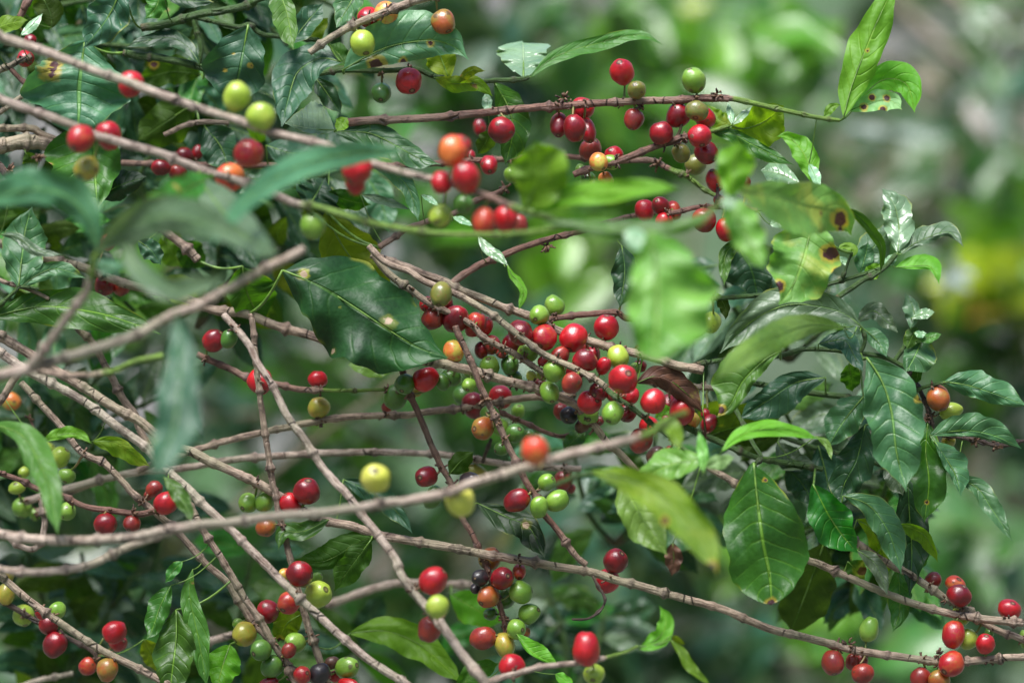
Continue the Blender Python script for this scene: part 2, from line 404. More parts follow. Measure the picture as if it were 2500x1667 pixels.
KN = {'o': 'orange half-ripe cherry', 'm': 'cherry turning from orange to red', 'p': 'cherry half yellow and half red', 'a': 'amber brown cherry', 'v': 'olive yellow cherry', 'b': 'olive brown cherry', 'y': 'lime green unripe cherry', 'Y': 'pale yellow cherry',
      'g': 'green unripe cherry', 'G': 'small dark green cherry', 'k': 'overripe black cherry', 'q': 'dried brown cherry', 'd': 'dull red blemished cherry'}
nch = 0; crusts = {}
def cherry(x, y, w, h, kind, dz=0.0, z=None, ang=None, tilt=None):
    """x, y centre; w, h half sizes in photo pixels; dz cm in front of (-) or behind (+) its stem"""
    global nch
    nch += 1; rnd = random.Random(nch*31+5)
    if z is None:
        d, rec, s_ = nearest(x, y, 0, kz=3.0); z = s_[2]+dz
        d, rec, s_ = nearest(x, y, z)
    else: d, rec, s_ = nearest(x, y, z)
    c = P(x, y, z); px = PX(z)
    dx, dy = x-s_[0], y-s_[1]
    if ang is None:
        ang = math.degrees(math.atan2(dy, dx))+rnd.uniform(-25, 25)
        if math.hypot(dx, dy) < 12: ang = 90+rnd.uniform(-50, 50)
    if tilt is None: tilt = rnd.uniform(-20, 62)
    a = R(ang); ca, sa = math.cos(a), math.sin(a)
    Ls = math.hypot(w*ca, h*sa); Ws = math.hypot(w*sa, h*ca)
    axis = (RIGHT*ca+DOWN*sa)*math.cos(R(tilt)) - VIEW*math.sin(R(tilt))
    axis.normalize(); side = (-RIGHT*sa+DOWN*ca); side = (side-axis*side.dot(axis)).normalized(); third = axis.cross(side)
    rot = Matrix((side, third, axis)).transposed()
    A, B_, Cc = Ws*px*.99, (Ws*.55+Ls*.38)*px, Ls*px*1.09
    vs, fs, uvs = [], [], []
    nu, nv = 28, 18; sd = rnd.uniform(0, 99); gro = rnd.uniform(.0, .06); pinch = rnd.uniform(-.04, .1)
    for j in range(nv+1):
        th = math.pi*j/nv; st_, ct = math.sin(th), math.cos(th)
        for i in range(nu):
            ph = 2*math.pi*i/nu
            v = Vector((st_*math.cos(ph), st_*math.sin(ph), ct))
            r = 1+.085*noise.noise(v*1.25+Vector((sd, 0, 0)))+.02*noise.noise(v*3.5+Vector((0, sd, 0)))
            r -= gro*math.exp(-((v.y)/.16)**2)*st_          # shallow seam between the two beans
            if ct > .955: r -= .05*(ct-.955)/.045
            if ct < -.95: r -= .05*(-ct-.95)/.05
            tp_ = 1-pinch*v.z
            p = Vector((v.x*A*tp_, v.y*B_*tp_, v.z*Cc))*r
            vs.append(c + rot @ p); uvs.append((i/nu, j/nv))
    for j in range(nv):
        for i in range(nu):
            a0 = j*nu+i; a1 = j*nu+(i+1) % nu
            fs.append((a0, a0+nu, a1+nu, a1))
    o = mesh_obj('cherry', vs, fs, CM[kind], rec['root'], c, uvs, rot=rot, poff=rec['loc'])
    if kind in KN: o['label'] = KN[kind]
    # stalk from the stem to the blunt end
    sp = P(s_[0], s_[1], s_[2]); ep = c - axis*Cc*.96
    dd = (ep-sp).length
    if dd < .035:
        vs, fs, uv = arc_tube(sp, ep, 3.3*px, 2.3*px, DOWN*dd*.12)
        k_ = mesh_obj('stalk', vs, fs, STALK, o, c, uv, rot=rot); k_.matrix_basis = Matrix.Identity(4)
    crusts.setdefault(id(rec), (rec, []))[1].append((s_[0], s_[1], s_[2], s_[3]))
    return o

def build_crusts():
    for rec, L in crusts.values():
        kept = []
        for s_ in L:
            if all(math.hypot(s_[0]-k[0], s_[1]-k[1]) > 22 for k in kept): kept.append(s_)
        for s_ in kept:
            if s_[2] < -9 and random.random() < .5: continue
            crust(rec, *s_)
def crust(rec, x, y, z, r, size=1.0, n=9):
    rnd = random.Random(int(x*3+y)); px = PX(z); c = P(x, y, z); vs, fs, uvs = [], [], []
    for k in range(n):
        d = Vector((rnd.gauss(0, 1), rnd.gauss(0, 1), rnd.gauss(0, 1))).normalized()
        a = c+d*r*px*.7; ln = rnd.uniform(5, 15)*px*size
        b_ = a+(d+Vector((rnd.uniform(-.5, .5),)*3)*.6)*ln
        m_ = a.lerp(b_, .6)+Vector((rnd.uniform(-1, 1), rnd.uniform(-1, 1), rnd.uniform(-1, 1)))*2*px
        tube([a, m_, b_], [3.2*px*size, 2.4*px*size, rnd.uniform(1.2, 3.4)*px*size], 6, True, vs, fs, uvs, .5, k)
    mesh_obj('dried_flower_cluster', vs, fs, CRUST, rec['root'], c, poff=rec['loc'])

def prof(s, pos, blunt):
    if s < pos: w = max(0, math.sin(math.pi/2*s/pos))**.8
    else:
        t = (s-pos)/(1-pos)
        if blunt: w = max(0, 1-t**2.6)**.6
        elif t < .78: w = (1-t)**.9*(1+.9*t)
        else: w = .02+.415*max(0, 1-(t-.78)/.22)**1.7
    return w
nlf = 0
def leaf(pts, wl, wr, kind, z=0.0, z1=None, fold=None, pos=.42, ruf=1.35, blunt=False, pet=True, lab=None, rec=None, bul=1.0, tilt=None, pos2=None):
    """pts: midrib base -> tip in photo pixels; wl, wr: greatest half width seen left and right of the midrib (looking along it)"""
    global nlf
    nlf += 1; rnd = random.Random(nlf*17+3)
    q = [tuple(float(v) for v in p.split(',')) for p in pts.split()]
    if z1 is None: z1 = z+rnd.uniform(-1.5, 2.5)
    rows = []; cum = [0]
    for a, b_ in zip(q, q[1:]): cum.append(cum[-1]+math.hypot(b_[0]-a[0], b_[1]-a[1]))
    T = cum[-1]
    for p, c in zip(q, cum): rows.append([p[0], p[1], p[2] if len(p) > 2 else z+(z1-z)*c/T])
    rows = catmull(rows, max(1.5, T/160))
    bul *= {'P': 2.4, 'C': 1.5, 'S': 1.4, 'L': 1.3, 'N': 1.3, 'D': 1.2, 'X': 1.5}.get(kind, 1)
    # resample to even steps
    L = [0]
    for a, b_ in zip(rows, rows[1:]): L.append(L[-1]+math.hypot(b_[0]-a[0], b_[1]-a[1]))
    n = max(20, min(56, int(T/5))); m = 7 if max(wl, wr) > 22 else 5
    cl = []; j = 0
    for i in range(n+1):
        t = L[-1]*i/n
        while j < len(L)-2 and L[j+1] < t: j += 1
        f = (t-L[j])/max(1e-6, L[j+1]-L[j]); cl.append([a+(b_-a)*f for a, b_ in zip(rows[j], rows[j+1])])
    if fold is None:
        k = rnd.choice((-.35, -.2, .25, .4)); fold = (wl*PX(z)*100*k, wr*PX(z)*100*k)
        if rnd.random() < .35: fold = (fold[0], -fold[1]*.6)
    # smoothed 2-D tangents so a curled midrib does not fold its margins over
    tn = []
    for i in range(n+1):
        k = max(2, n//9); a = cl[max(0, i-k)]; b_ = cl[min(n, i+k)]
        d = math.hypot(b_[0]-a[0], b_[1]-a[1]) or 1; tn.append(((b_[0]-a[0])/d, (b_[1]-a[1])/d))
    W_ = (wl+wr)/2; ph1 = rnd.uniform(0, 6.28); ph2 = rnd.uniform(0, 6.28); fr = rnd.uniform(1.7, 3.4); fr2 = fr*rnd.uniform(.9, 1.2)
    vs, uvs, fs = [], [], []; N9 = 9; zpx = 1/(100*PX(z)); mk = []
    us = rnd.uniform(.7, 1.05); u0 = rnd.random(); uo = rnd.uniform(.02, .05)
    if tilt is None: tilt = rnd.uniform(-35, -5) if kind in 'TUZ' else (rnd.uniform(38, 55) if kind == 'P' else rnd.uniform(8, 36))
    tk = math.tan(R(tilt))*min(1, 170/max(1, abs(q[-1][1]-q[0][1])))
    marks = [mm for mm in MARKS if min(math.hypot(mm[0]-c_[0], mm[1]-c_[1]) for c_ in cl) < max(wl, wr)+10 and mm[3] == kind]
    for i, c in enumerate(cl):
        s_ = i/n; p_ = prof(s_, pos, blunt); tx, ty = tn[i]; nx, ny = -ty, tx
        for j in range(-m, m+1):
            v = j/m; av = abs(v); side = wr if v > 0 else wl; pk = p_ if v <= 0 or pos2 is None else prof(s_, pos2, blunt)
            rp = ph1 if v > 0 else ph2; rf = fr if v > 0 else fr2
            wav = math.sin(rf*2*math.pi*s_+rp)*(av**1.6)
            uu = us*s_+u0+.018*math.sin(s_*9+ph1)+(uo*min(1, av*4) if v > 0 else 0)
            wave9 = .5+.5*math.cos(2*math.pi*N9*(uu-.17*av**1.15))
            hw = side*pk*(1+.035*bul*(wave9-.5)*av+.05*ruf*wav*av+.16*av*noise.noise(Vector((s_*3.1, 5 if v > 0 else 9, nlf))))
            zz = c[2]+(fold[1] if v > 0 else fold[0])*p_*(av**1.3)
            zz += ruf*wav*W_*.24*p_/zpx + .35*W_*p_*noise.noise(Vector((s_*3, v*1.5, nlf*1.7)))/zpx
            zz += (1-wave9)*bul*(-.03)*W_*min(1, p_*1.4)*math.sin(math.pi*min(1, av*1.05))**.8/zpx
            x = c[0]+nx*v*hw + tx*ruf*W_*.04*wav; y = c[1]+ny*v*hw + ty*ruf*W_*.04*wav
            # irregular margin
            if av > .9: 
                e = 1+.07*noise.noise(Vector((s_*9, v*3+nlf, 0))); x = c[0]+(x-c[0])*e; y = c[1]+(y-c[1])*e
            zz += (q[0][1]-y)*tk/zpx
            vs.append(P(x, y, zz)); uvs.append((uu, .5+.5*v))
            mk.append((max([0]+[1-math.hypot(x-mm[0], y-mm[1])/(mm[2]*1.15) for mm in marks]), 0, 0))
    w = 2*m+1
    for i in range(n):
        for j in range(w-1):
            a = i*w+j; fs.append((a, a+1, a+w+1, a+w))
    bx, by, bz = cl[0]
    if rec is None: d, rec, s_ = nearest(bx, by, bz)
    else: d, _, s_ = nearest(bx, by, bz, only=[rec])
    o = mesh_obj('leaf', vs, fs, LM[kind], rec['root'], P(bx, by, bz), uvs, {'mark': mk}, poff=rec['loc'])
    if lab: o['label'] = lab
    # midrib (raised cord) + petiole back to the stem
    px = PX(bz); pc = [P(c[0], c[1], c[2]+(q[0][1]-c[1])*tk/zpx) for c in cl[::3]]
    base = P(bx, by, bz); sp = P(s_[0], s_[1], s_[2]); dd = (sp-base).length
    rr = max(1.0, min(2.8, W_*.042))
    if pet and dd < .14:
        vs, fs, uv = arc_tube(sp, base, rr*1.5*px, rr*1.2*px, DOWN*dd*.1+VIEW*dd*.05, 6, 7)
    else: vs, fs, uv = [], [], []
    k = max(3, int(len(pc)*.85)); cs = [p+VIEW*rr*px*.35 for p in pc[:k]]
    tube(cs, [rr*px*(1.1-.85*i/k) for i in range(k)], 6, True, vs, fs, uv)
    pe = mesh_obj('petiole', vs, fs, PETI, o, base, poff=base)
    if dd >= .14: MISS.append((round(bx), round(by), round(bz), round(dd*100)))
    return o
MISS = []
MARKS = [(2032,618,30,'N'),(2050,535,26,'N'),(2040,660,14,'N'),(1900,700,20,'N'),(2050,560,10,'N'),(918,163,30,'O'),(985,152,14,'O'),(1052,106,14,'O'),(128,168,34,'C'),(290,18,10,'C'),(275,5,8,'C'),
 (1625,1270,16,'Y'),(1738,1385,20,'Y'),(1395,488,20,'Y'),(1640,455,12,'Y'),(1768,870,18,'Y'),(1884,1474,20,'G'),(2244,974,18,'C'),(2263,1226,8,'G'),(2118,124,8,'B'),(2108,262,13,'E'),(2155,268,12,'E'),(2128,238,9,'E'),(2165,240,10,'E'),
 (1868,1172,6,'G'),(568,130,7,'D'),(545,172,8,'D'),(610,160,9,'D'),(375,158,16,'T'),(680,1570,20,'U'),(1310,395,14,'Y'),(1690,1010,10,'M'),(1760,1000,18,'M'),(560,585,14,'L')]

# ---------------------------------------------------------------- branches in and near the plane of focus
branch('blurred near branch from the upper left corner down to orange and red cherries',
 [("-40,62 0,89 30,100 128,133 230,173 319,203 408,237 500,270 577,293 653,321 730,339 798,355 850,378 921,403 1000,425 1051,436 1110,452", 12, 8, -13, -16, 'w', None, 120),
  ("1110,452 1166,471 1204,484 1255,507 1319,525 1383,543 1450,552 1540,560 1640,550 1720,525 1772,484", 8, 6, -16, -24, 'p', .2, 60)])
branch('blurred near branch with an orange and red pair, turning green past the middle',
 [("-40,222 0,242 77,270 166,301 230,329 306,352 383,372 434,393 500,418 525,425 602,448 679,479 717,497", 11, 10, -12, -13, 'w', None, 120),
  ("717,497 781,507 832,522 908,545 1000,561 1077,571 1153,573 1220,573 1306,566 1357,556 1450,540", 9, 6, -13, -22, 'w', .02, 90)])
branch('straight reddish twig across the upper right with a green tip bearing two bright leaves',
 [("834,301 900,295 1000,291 1077,286 1153,278 1281,265 1370,259 1500,250 1628,245 1742,240 1781,242", 10, 9, 0, 0, 'p', None, 100),
  ("1778,241 1806,245 1849,255 1951,278 2000,288 2051,294", 7, 5, 0, 0, 'p', .03, 55)])
branch('thin reddish twig running level just below the upper right twig behind the near yellow leaf',
 [("296,398 450,402 640,404 800,405 930,404 1000,404 1077,398 1140,393 1217,390 1281,385 1357,383 1421,385 1500,393 1589,392 1620,405", 7, 7, 7, 4, 'p', None),
  ("1615,404 1640,415 1679,433 1717,461 1755,482 1790,500", 7, 5, 4, 3, 'p', .1, 50)])
branch('short reddish twig rising to a tight knot of cherries at the upper right',
 [("1400,427 1446,410 1500,396 1550,378 1602,357 1650,342 1680,332", 8, 9, 0, -.5, 'p', None, 60),
  ("1680,332 1720,322 1742,320 1778,308", 6, 5, -.5, 0, 'p', .4, 50), ("1650,345 1664,300 1650,262", 4, 3, 0, 0, 'e', None, 40)])
branch('arching bare purplish twig rising right from the central fork to behind the pale leaf',
 [("1100,696 1125,675 1153,658 1185,641 1217,627 1250,614 1281,602 1332,586 1383,573 1446,556 1530,530 1600,520", 9, 6, 1, 3, 'p', None, 130)])
branch('twig with four round red cherries bunched at its tip beside the pale blurred leaves',
 [("1628,522 1666,515 1704,506 1742,506 1800,505 1850,515", 6, 6, 0, 0, 'p', None, 60), ("1745,506 1752,488 1750,455", 5, 4, 0, 0, 'k', None, 50)])
branch('pale thick branch sweeping from the big dark leaf past the centre to a rough stub',
 [("905,622 941,634 1000,655 1038,670 1089,688 1120,706 1179,729 1230,750 1293,772 1357,805 1434,831 1500,850 1560,864 1615,879 1653,892 1691,898 1718,905", 9, 11, 1, 1, 't', None),
  ("1691,892 1704,889 1742,882 1790,876 1850,874", 6, 5, 1, 3, 'e', .1, 60)])
branch('branch just below the pale thick one, turning green past the brightest red cherry',
 [("900,600 934,635 970,652 1000,663 1038,688 1110,716 1153,739 1204,770 1230,790 1268,820 1319,859 1357,879 1408,902 1459,930 1477,945", 8, 8, 0, -2, 't', None),
  ("1475,943 1500,966 1551,1001 1602,1042 1640,1068 1679,1101 1717,1114", 7, 5, -2, -5, 'e', .02, 70)])
branch('orange tinted branch below the centre olive cherry, ending at a green pair',
 [("915,625 946,665 1000,706 1051,742 1115,772 1153,795 1179,823 1214,843 1255,863 1306,897 1332,912 1350,925", 9, 7, 1, 0, 't', None)])
branch('short twig slanting up right of the big dark leaf tip to a knobbly end',
 [("925,605 972,573 1000,556 1051,538 1100,525 1150,495 1215,470 1234,455", 7, 6, 2, 4, 'p', None, 60)])
branch('thick broken branch with a cut pale end beside the red cherry at the centre',
 [("1003,873 1040,880 1077,887 1153,905 1230,928 1300,945 1370,972 1408,991 1454,1042 1485,1083 1513,1106 1559,1155", 13, 8, -1, 2, 't', None, 110)])
branch('brown shaded branch passing behind the big dark spotted leaf from the far left',
 [("-20,590 75,615 150,640 210,655 300,690 383,708 434,721 480,740 526,757 602,767 679,797 755,818 832,846 900,868", 11, 11, 6, 4, 't', None)])
branch('steep pale branch crossing the others from the left middle down to the bottom centre',
 [("545,768 577,803 610,846 628,884 666,943 704,1019 742,1070 758,1096 781,1132 819,1178 842,1200 887,1260 917,1298 962,1361 982,1408 1030,1468 1074,1522 1119,1584 1164,1641 1190,1675", 8, 12, -3, -10, 'w', None, 125)])
branch('upright grey branch with dark ringed nodes crossing the two level ones',
 [("612,765 618,800 622,838 628,915 633,953 643,1030 650,1075 656,1119 666,1183 673,1200 679,1245 694,1304 711,1373 728,1440 744,1498 759,1551 783,1617 800,1668", 7, 9, 1, 1, 't', None, 70)])
branch('upper of the two level grey branches left of centre',
 [("335,1150 400,1122 485,1096 564,1073 628,1058 704,1042 781,1027 857,1017 934,1014 1000,1012 1077,1001 1128,996 1200,985 1268,973 1319,968 1400,965", 8, 9, 5, 4, 't', None)])
branch('lower of the two level grey branches left of centre, running behind the amber cherry',
 [("60,1225 180,1188 280,1163 357,1149 434,1144 500,1134 551,1124 628,1116 730,1109 832,1104 934,1104 1000,1106 1077,1109 1179,1124 1242,1134 1320,1140 1420,1145", 9, 8, 8, 6, 'w', None),
  ("1179,1129 1188,1100 1199,1070", 5, 4, 6, 5, 'k', None, 40), ("90,1250 150,1215 195,1192 240,1177", 9, 7, 8, 8, 't', None)])
branch('long scarred branch falling from the left edge across the bottom to the lower right corner',
 [("-20,812 0,820 64,859 128,900 191,938 255,979 306,1009 344,1030 378,1058 420,1085 472,1104 518,1129 577,1155 640,1185 700,1222 783,1268 857,1283 917,1304 1000,1319 1089,1334 1149,1346 1238,1361 1357,1382 1447,1397 1500,1414 1560,1429 1643,1453 1753,1483 1828,1513 1887,1537 1947,1551 2000,1563 2074,1584 2149,1596 2238,1608 2283,1614 2357,1614 2432,1608 2520,1602", 12, 9, 2, 0, 't', None, 84),
  ("1447,1405 1460,1430 1473,1450 1477,1470 1462,1492 1432,1510 1396,1511", 3.5, 3, 0, -1, 'k', None, 30)])
branch('lichen spotted branch running beside the long scarred one down to the bottom edge',
 [("-20,850 0,861 77,910 140,943 199,976 255,1017 306,1055 357,1093 385,1128 418,1157 459,1193 500,1235 560,1289 604,1334 664,1394 723,1453 783,1507 828,1548 902,1611 976,1659 1010,1682", 11, 10, -2, -5, 'w', None, 130)])
branch('dark speckled branch slanting from under the left fork to the cherries at the bottom',
 [("51,933 102,989 148,1040 191,1096 224,1118 255,1131 306,1183 319,1200 372,1245 432,1297 500,1373 554,1420 580,1462 619,1522 649,1551 690,1600 725,1668", 8, 9, 2, 1, 't', None, 90)])
branch('knobbly twin of the dark speckled branch joining it above the bottom edge',
 [("440,1190 470,1243 500,1301 545,1370 589,1447 640,1522 667,1572 708,1629 730,1680", 8, 9, 0, 0, 't', None, 62)])
branch('short brown branch ending in a thick spur left of the hanging blurred leaf',
 [("182,770 191,803 224,833 255,889 275,925 290,955 306,984 329,1012 344,1055 362,1086 378,1110", 8, 10, 4, 4, 't', None, 110)])
branch('strongly blurred near branch forking at the left edge and rising to a blunt end',
 [("-40,935 0,918 69,899 128,882 230,853 332,818 408,775 500,741 538,716 602,681 653,653 717,622 744,606", 15, 10, -21, -21, 'w', None, 150),
  ("69,899 95,868 128,826 158,783 191,739 212,711 224,665 232,622", 12, 8, -21, -24, 'w', .8, 110)])
branch('faint blurred stem turning yellow green below the strongly blurred fork',
 [("90,905 150,915 204,917 281,905 332,882 400,868", 8, 8, -13, -14, 't', .5, 90)])
branch('long level blurred branch across the lower half with two pale yellow cherries',
 [("-40,1298 0,1304 89,1316 208,1319 328,1310 417,1292 500,1280 574,1274 679,1260 768,1254 872,1239 947,1227 1000,1222 1089,1203 1153,1180 1230,1157 1306,1134 1383,1111 1500,1083 1551,1070", 12, 11, -12, -21, 'w', None, 120),
  ("-40,1388 0,1391 89,1397 194,1385 253,1364 313,1334 372,1314 430,1294", 10, 9, -12, -12, 'w', None, 110), ("1551,1070 1602,1050 1640,1022 1679,1004", 9, 7, -21, -22, 't', .1, 80)])
branch('thin branch crossing the lower left corner in front of the red pair',
 [("-10,1398 0,1405 83,1474 164,1531 238,1581 322,1623 402,1665 440,1685", 9, 9, -1, -1, 't', None, 95)])
branch('dark twig behind the lower left corner branch carrying red and olive cherries',
 [("-20,1455 10,1470 45,1489 89,1516 149,1548 223,1587 235,1610", 7, 6, 4, 4, 'k', None, 60)])
branch('short twig at the left ending in two split red cherries',
 [("-20,1150 0,1155 51,1172 92,1193 146,1206 208,1236 274,1246 342,1254 380,1246", 6, 8, 1, 1, 'p', None, 80)])
branch('right hand branch coming out under the large shiny leaf and forking by the red cherries',
 [("1715,1128 1745,1150 1791,1178 1860,1240 1910,1310 1964,1361 2000,1376 2060,1403 2119,1429 2208,1465 2298,1492 2357,1504 2432,1513 2500,1520", 8, 10, 2, 0, 't', None, 90)])
branch('upper of two brown branches at the lower right, with overlapping orange and red cherries',
 [("2040,1300 2090,1325 2143,1361 2208,1394 2268,1432 2307,1459 2372,1495 2411,1525 2460,1548 2520,1572", 10, 8, 1, 1, 't', None, 75)])
branch('thin purplish branch hanging between two red cherries down to the long scarred branch',
 [("1112,795 1122,823 1143,866 1158,902 1173,943 1186,971 1212,1024 1237,1081 1268,1144 1286,1178 1310,1215 1328,1254 1357,1289 1402,1352 1432,1379", 8, 8, -2, -1, 'p', None, 105)])
branch('purplish branch running down to the mixed black, orange and green cluster at the bottom',
 [("975,880 990,930 1003,968 1026,1019 1051,1081 1077,1139 1097,1170 1113,1215 1128,1263 1149,1298 1167,1334 1190,1390 1215,1460 1228,1505 1240,1560 1250,1605", 8, 7, 1, 1.5, 'p', None, 100)])
branch('thin dark twig curving right behind the centre cluster',
 [("1190,990 1245,1017 1293,1037 1332,1055 1370,1065 1400,1057", 6, 5, 4, 4, 'p', None, 60)])
branch('reddish twig turning green, behind the steep branch, with a hanging olive yellow cherry',
 [("480,865 500,874 564,902 602,920 679,938 730,950 781,953", 8, 7, 3, 3, 'p', None, 70),
  ("781,951 806,953 870,953 946,951", 5, 4, 3, 3, 'p', .03, 80)])
branch('short reddish twig with a pair of green cherries above it right of centre',
 [("1330,785 1342,779 1408,770 1500,762 1530,777 1590,780", 7, 8, 2, 2, 'p', None, 120)])
branch('level brown stem turning green behind the dead brown leaf at the right',
 [("1560,928 1605,935 1658,940 1702,945 1819,948", 7, 8, 5, 5, 't', None, 90), ("1815,932 1857,938 1946,953 2000,961 2060,968 2105,980", 7, 8, 4, 3, 'e', .02, 120)])
branch('dark green shoot under the curling leaf at the right carrying the large shiny leaf',
 [("1660,1035 1724,1065 1755,1078 1806,1101 1857,1119 1934,1132 2010,1145", 8, 7, 3, 3, 'e', .02, 70), ("1900,1062 1974,1088 2060,1110 2135,1130 2212,1142", 6, 6, 5, 5, 'e', .01, 110),
  ("1788,984 1801,1009 1819,1045 1839,1083 1857,1114 1844,1133", 6, 5, 3, 0, 'e', .05, 70)])
branch('green leafy shoot at the right holding the biggest cool green leaf',
 [("1850,880 1913,866 1960,853 2020,853 2100,862 2160,872 2215,900", 6, 6, 0, 1, 'e', .1, 100), ("2100,862 2112,825 2095,790", 5, 4, 0, 0, 'e', .01, 60), ("2185,880 2205,850 2225,800", 6, 4, 1, 1, 'e', .01, 60), ("2180,990 2240,953 2281,938 2319,933", 5, 4, 1, 0, 'e', .01, 70),
  ("2215,900 2245,950 2268,1005 2275,1040 2272,1062", 6, 5, 1, 1, 'k', None, 26)])
branch('green shoot with young shiny leaves standing up at the right',
 [("1740,728 1765,727 1883,719 1960,708 2026,693 2094,673 2150,656", 6, 5, 1, 0, 'e', .01, 90), ("2040,730 2059,716 2102,688 2153,658 2189,620", 7, 6, 0, 0, 'e', .04, 120), ("2050,688 2062,665 2070,640 2080,618", 4, 3, 0, 0, 'e', .01, 40)])
branch('dry knobbly brown twig under the drooping leaf at the right edge',
 [("2300,1062 2339,1066 2383,1076 2434,1086 2485,1083 2515,1075", 5, 4, 1, 1, 'k', None, 24)])
branch('brown twig at the top left of centre with lime, red and orange cherries',
 [("755,130 765,122 806,94 870,59 934,33 1000,8 1060,-12", 8, 11, -2, -2, 't', None, 75)])
branch('green twig at the top ending in a white shiny leaf and a long arching leaf',
 [("740,190 765,183 832,172 880,172 946,173 1015,170 1051,184 1089,194 1128,202 1204,197 1270,194 1292,188", 7, 6, 1, 0, 'e', .02, 70)])
branch('dark green stem rising right near the top left corner',
 [("344,69 408,59 464,41 500,33 551,26 615,10 660,-10", 10, 9, 3, 3, 'e', .01, 140)])
branch('dark green stem slanting down right under the curved leaf at the top left',
 [("300,130 350,138 408,145 485,163 510,175", 9, 9, 3, 3, 'e', .01, 150), ("485,163 490,120 475,60 468,40", 6, 6, 3, 3, 'e', .01, 150)])
branch('thin green stem at the top between the two hanging dark leaves',
 [("470,40 500,48 577,66 608,62 640,84 704,92 780,98", 6, 6, 4, 4, 'e', .01, 100)])
branch('brown twig leaving the top edge near the left corner',
 [("42,52 60,20 80,-15", 8, 9, 3, 3, 'p', None, 60)])
branch('forked brown twig at the left edge below the hidden red cherry',
 [("-15,180 0,172 26,160 46,150 78,138", 8, 7, 2, 2, 't', None, 50), ("26,168 42,186 59,201 90,215", 6, 6, 2, 2, 'p', None, 80)])
branch('thick grey cracked bough stub at the left edge',
 [("-20,360 0,357 51,347 102,350 150,365", 19, 17, 2, 3, 't', None, 200)])
branch('grey branch lying just above the thick cracked bough at the left edge',
 [("-20,316 0,314 77,314 102,328 160,350", 9, 9, 3, 3, 't', None, 100), ("-20,290 0,276 38,247 66,228", 6, 6, 3, 4, 't', None, 100)])
branch('pale blurred twig with a dry knot at the left edge above the slate leaf',
 [("-20,462 0,456 51,436 90,420", 8, 6, -8, -6, 'w', None, 100), ("-10,395 15,425 45,432", 7, 5, -1, -1, 'k', None, 20)])
branch('thin grey twig seen in the gap under the dark olive leaf at the upper left',
 [("400,330 454,306 500,298 560,300", 6, 6, 5, 5, 't', None, 70)])
branch('green shoot at the left edge with a fan of three green leaves',
 [("-20,760 0,744 38,709 47,700 95,705", 6, 4, 1, 1, 'e', .01, 70), ("-10,680 8,688 77,709 120,730", 5, 5, 2, 2, 't', None, 60)])
branch('dark ended brown stub slanting in the gap left of centre',
 [("395,552 408,568 454,604 485,637", 10, 11, 4, 4, 't', None, 200)])
branch('curved pale twig hooked under the green cherries at the left',
 [("104,1210 104,1236 110,1274 101,1319 80,1340 45,1331 20,1310", 8, 7, 4, 4, 'w', None, 60), ("95,1090 80,1040 72,1020", 5, 3, 6, 6, 'p', None, 60)])
branch('faint pink branch behind the steep one at the bottom',
 [("795,1478 866,1453 917,1435 976,1423 1040,1424 1095,1426 1160,1427", 10, 9, 14, 14, 'w', None, 100)])
branch('thin near branch rising right at the bottom edge to a large blurred red cherry',
 [("1150,1690 1208,1659 1268,1641 1328,1626 1417,1617 1476,1606", 8, 7, -8, -8, 'w', None, 90), ("1476,1606 1500,1599 1530,1590 1560,1577", 5, 4, -8, -8, 't', .05, 90)])
branch('blurred pink twig in the bottom left corner',
 [("60,1672 120,1655 180,1643", 7, 6, 10, 10, 'w', None, 60), ("470,1580 520,1563 570,1548", 10, 9, 10, 10, 'w', None, 60)])
branch('short brown stem crossing behind the left edge under the blurred fork',
 [("-15,995 0,978 33,928 50,905", 9, 9, -3, -3, 't', None, 90)])
branch('blurred lime green stem feeding the large yellowing leaf right of the centre',
 [("1330,1195 1383,1172 1420,1160 1455,1152", 6, 6, -16, -17, 'e', .01, 80)])

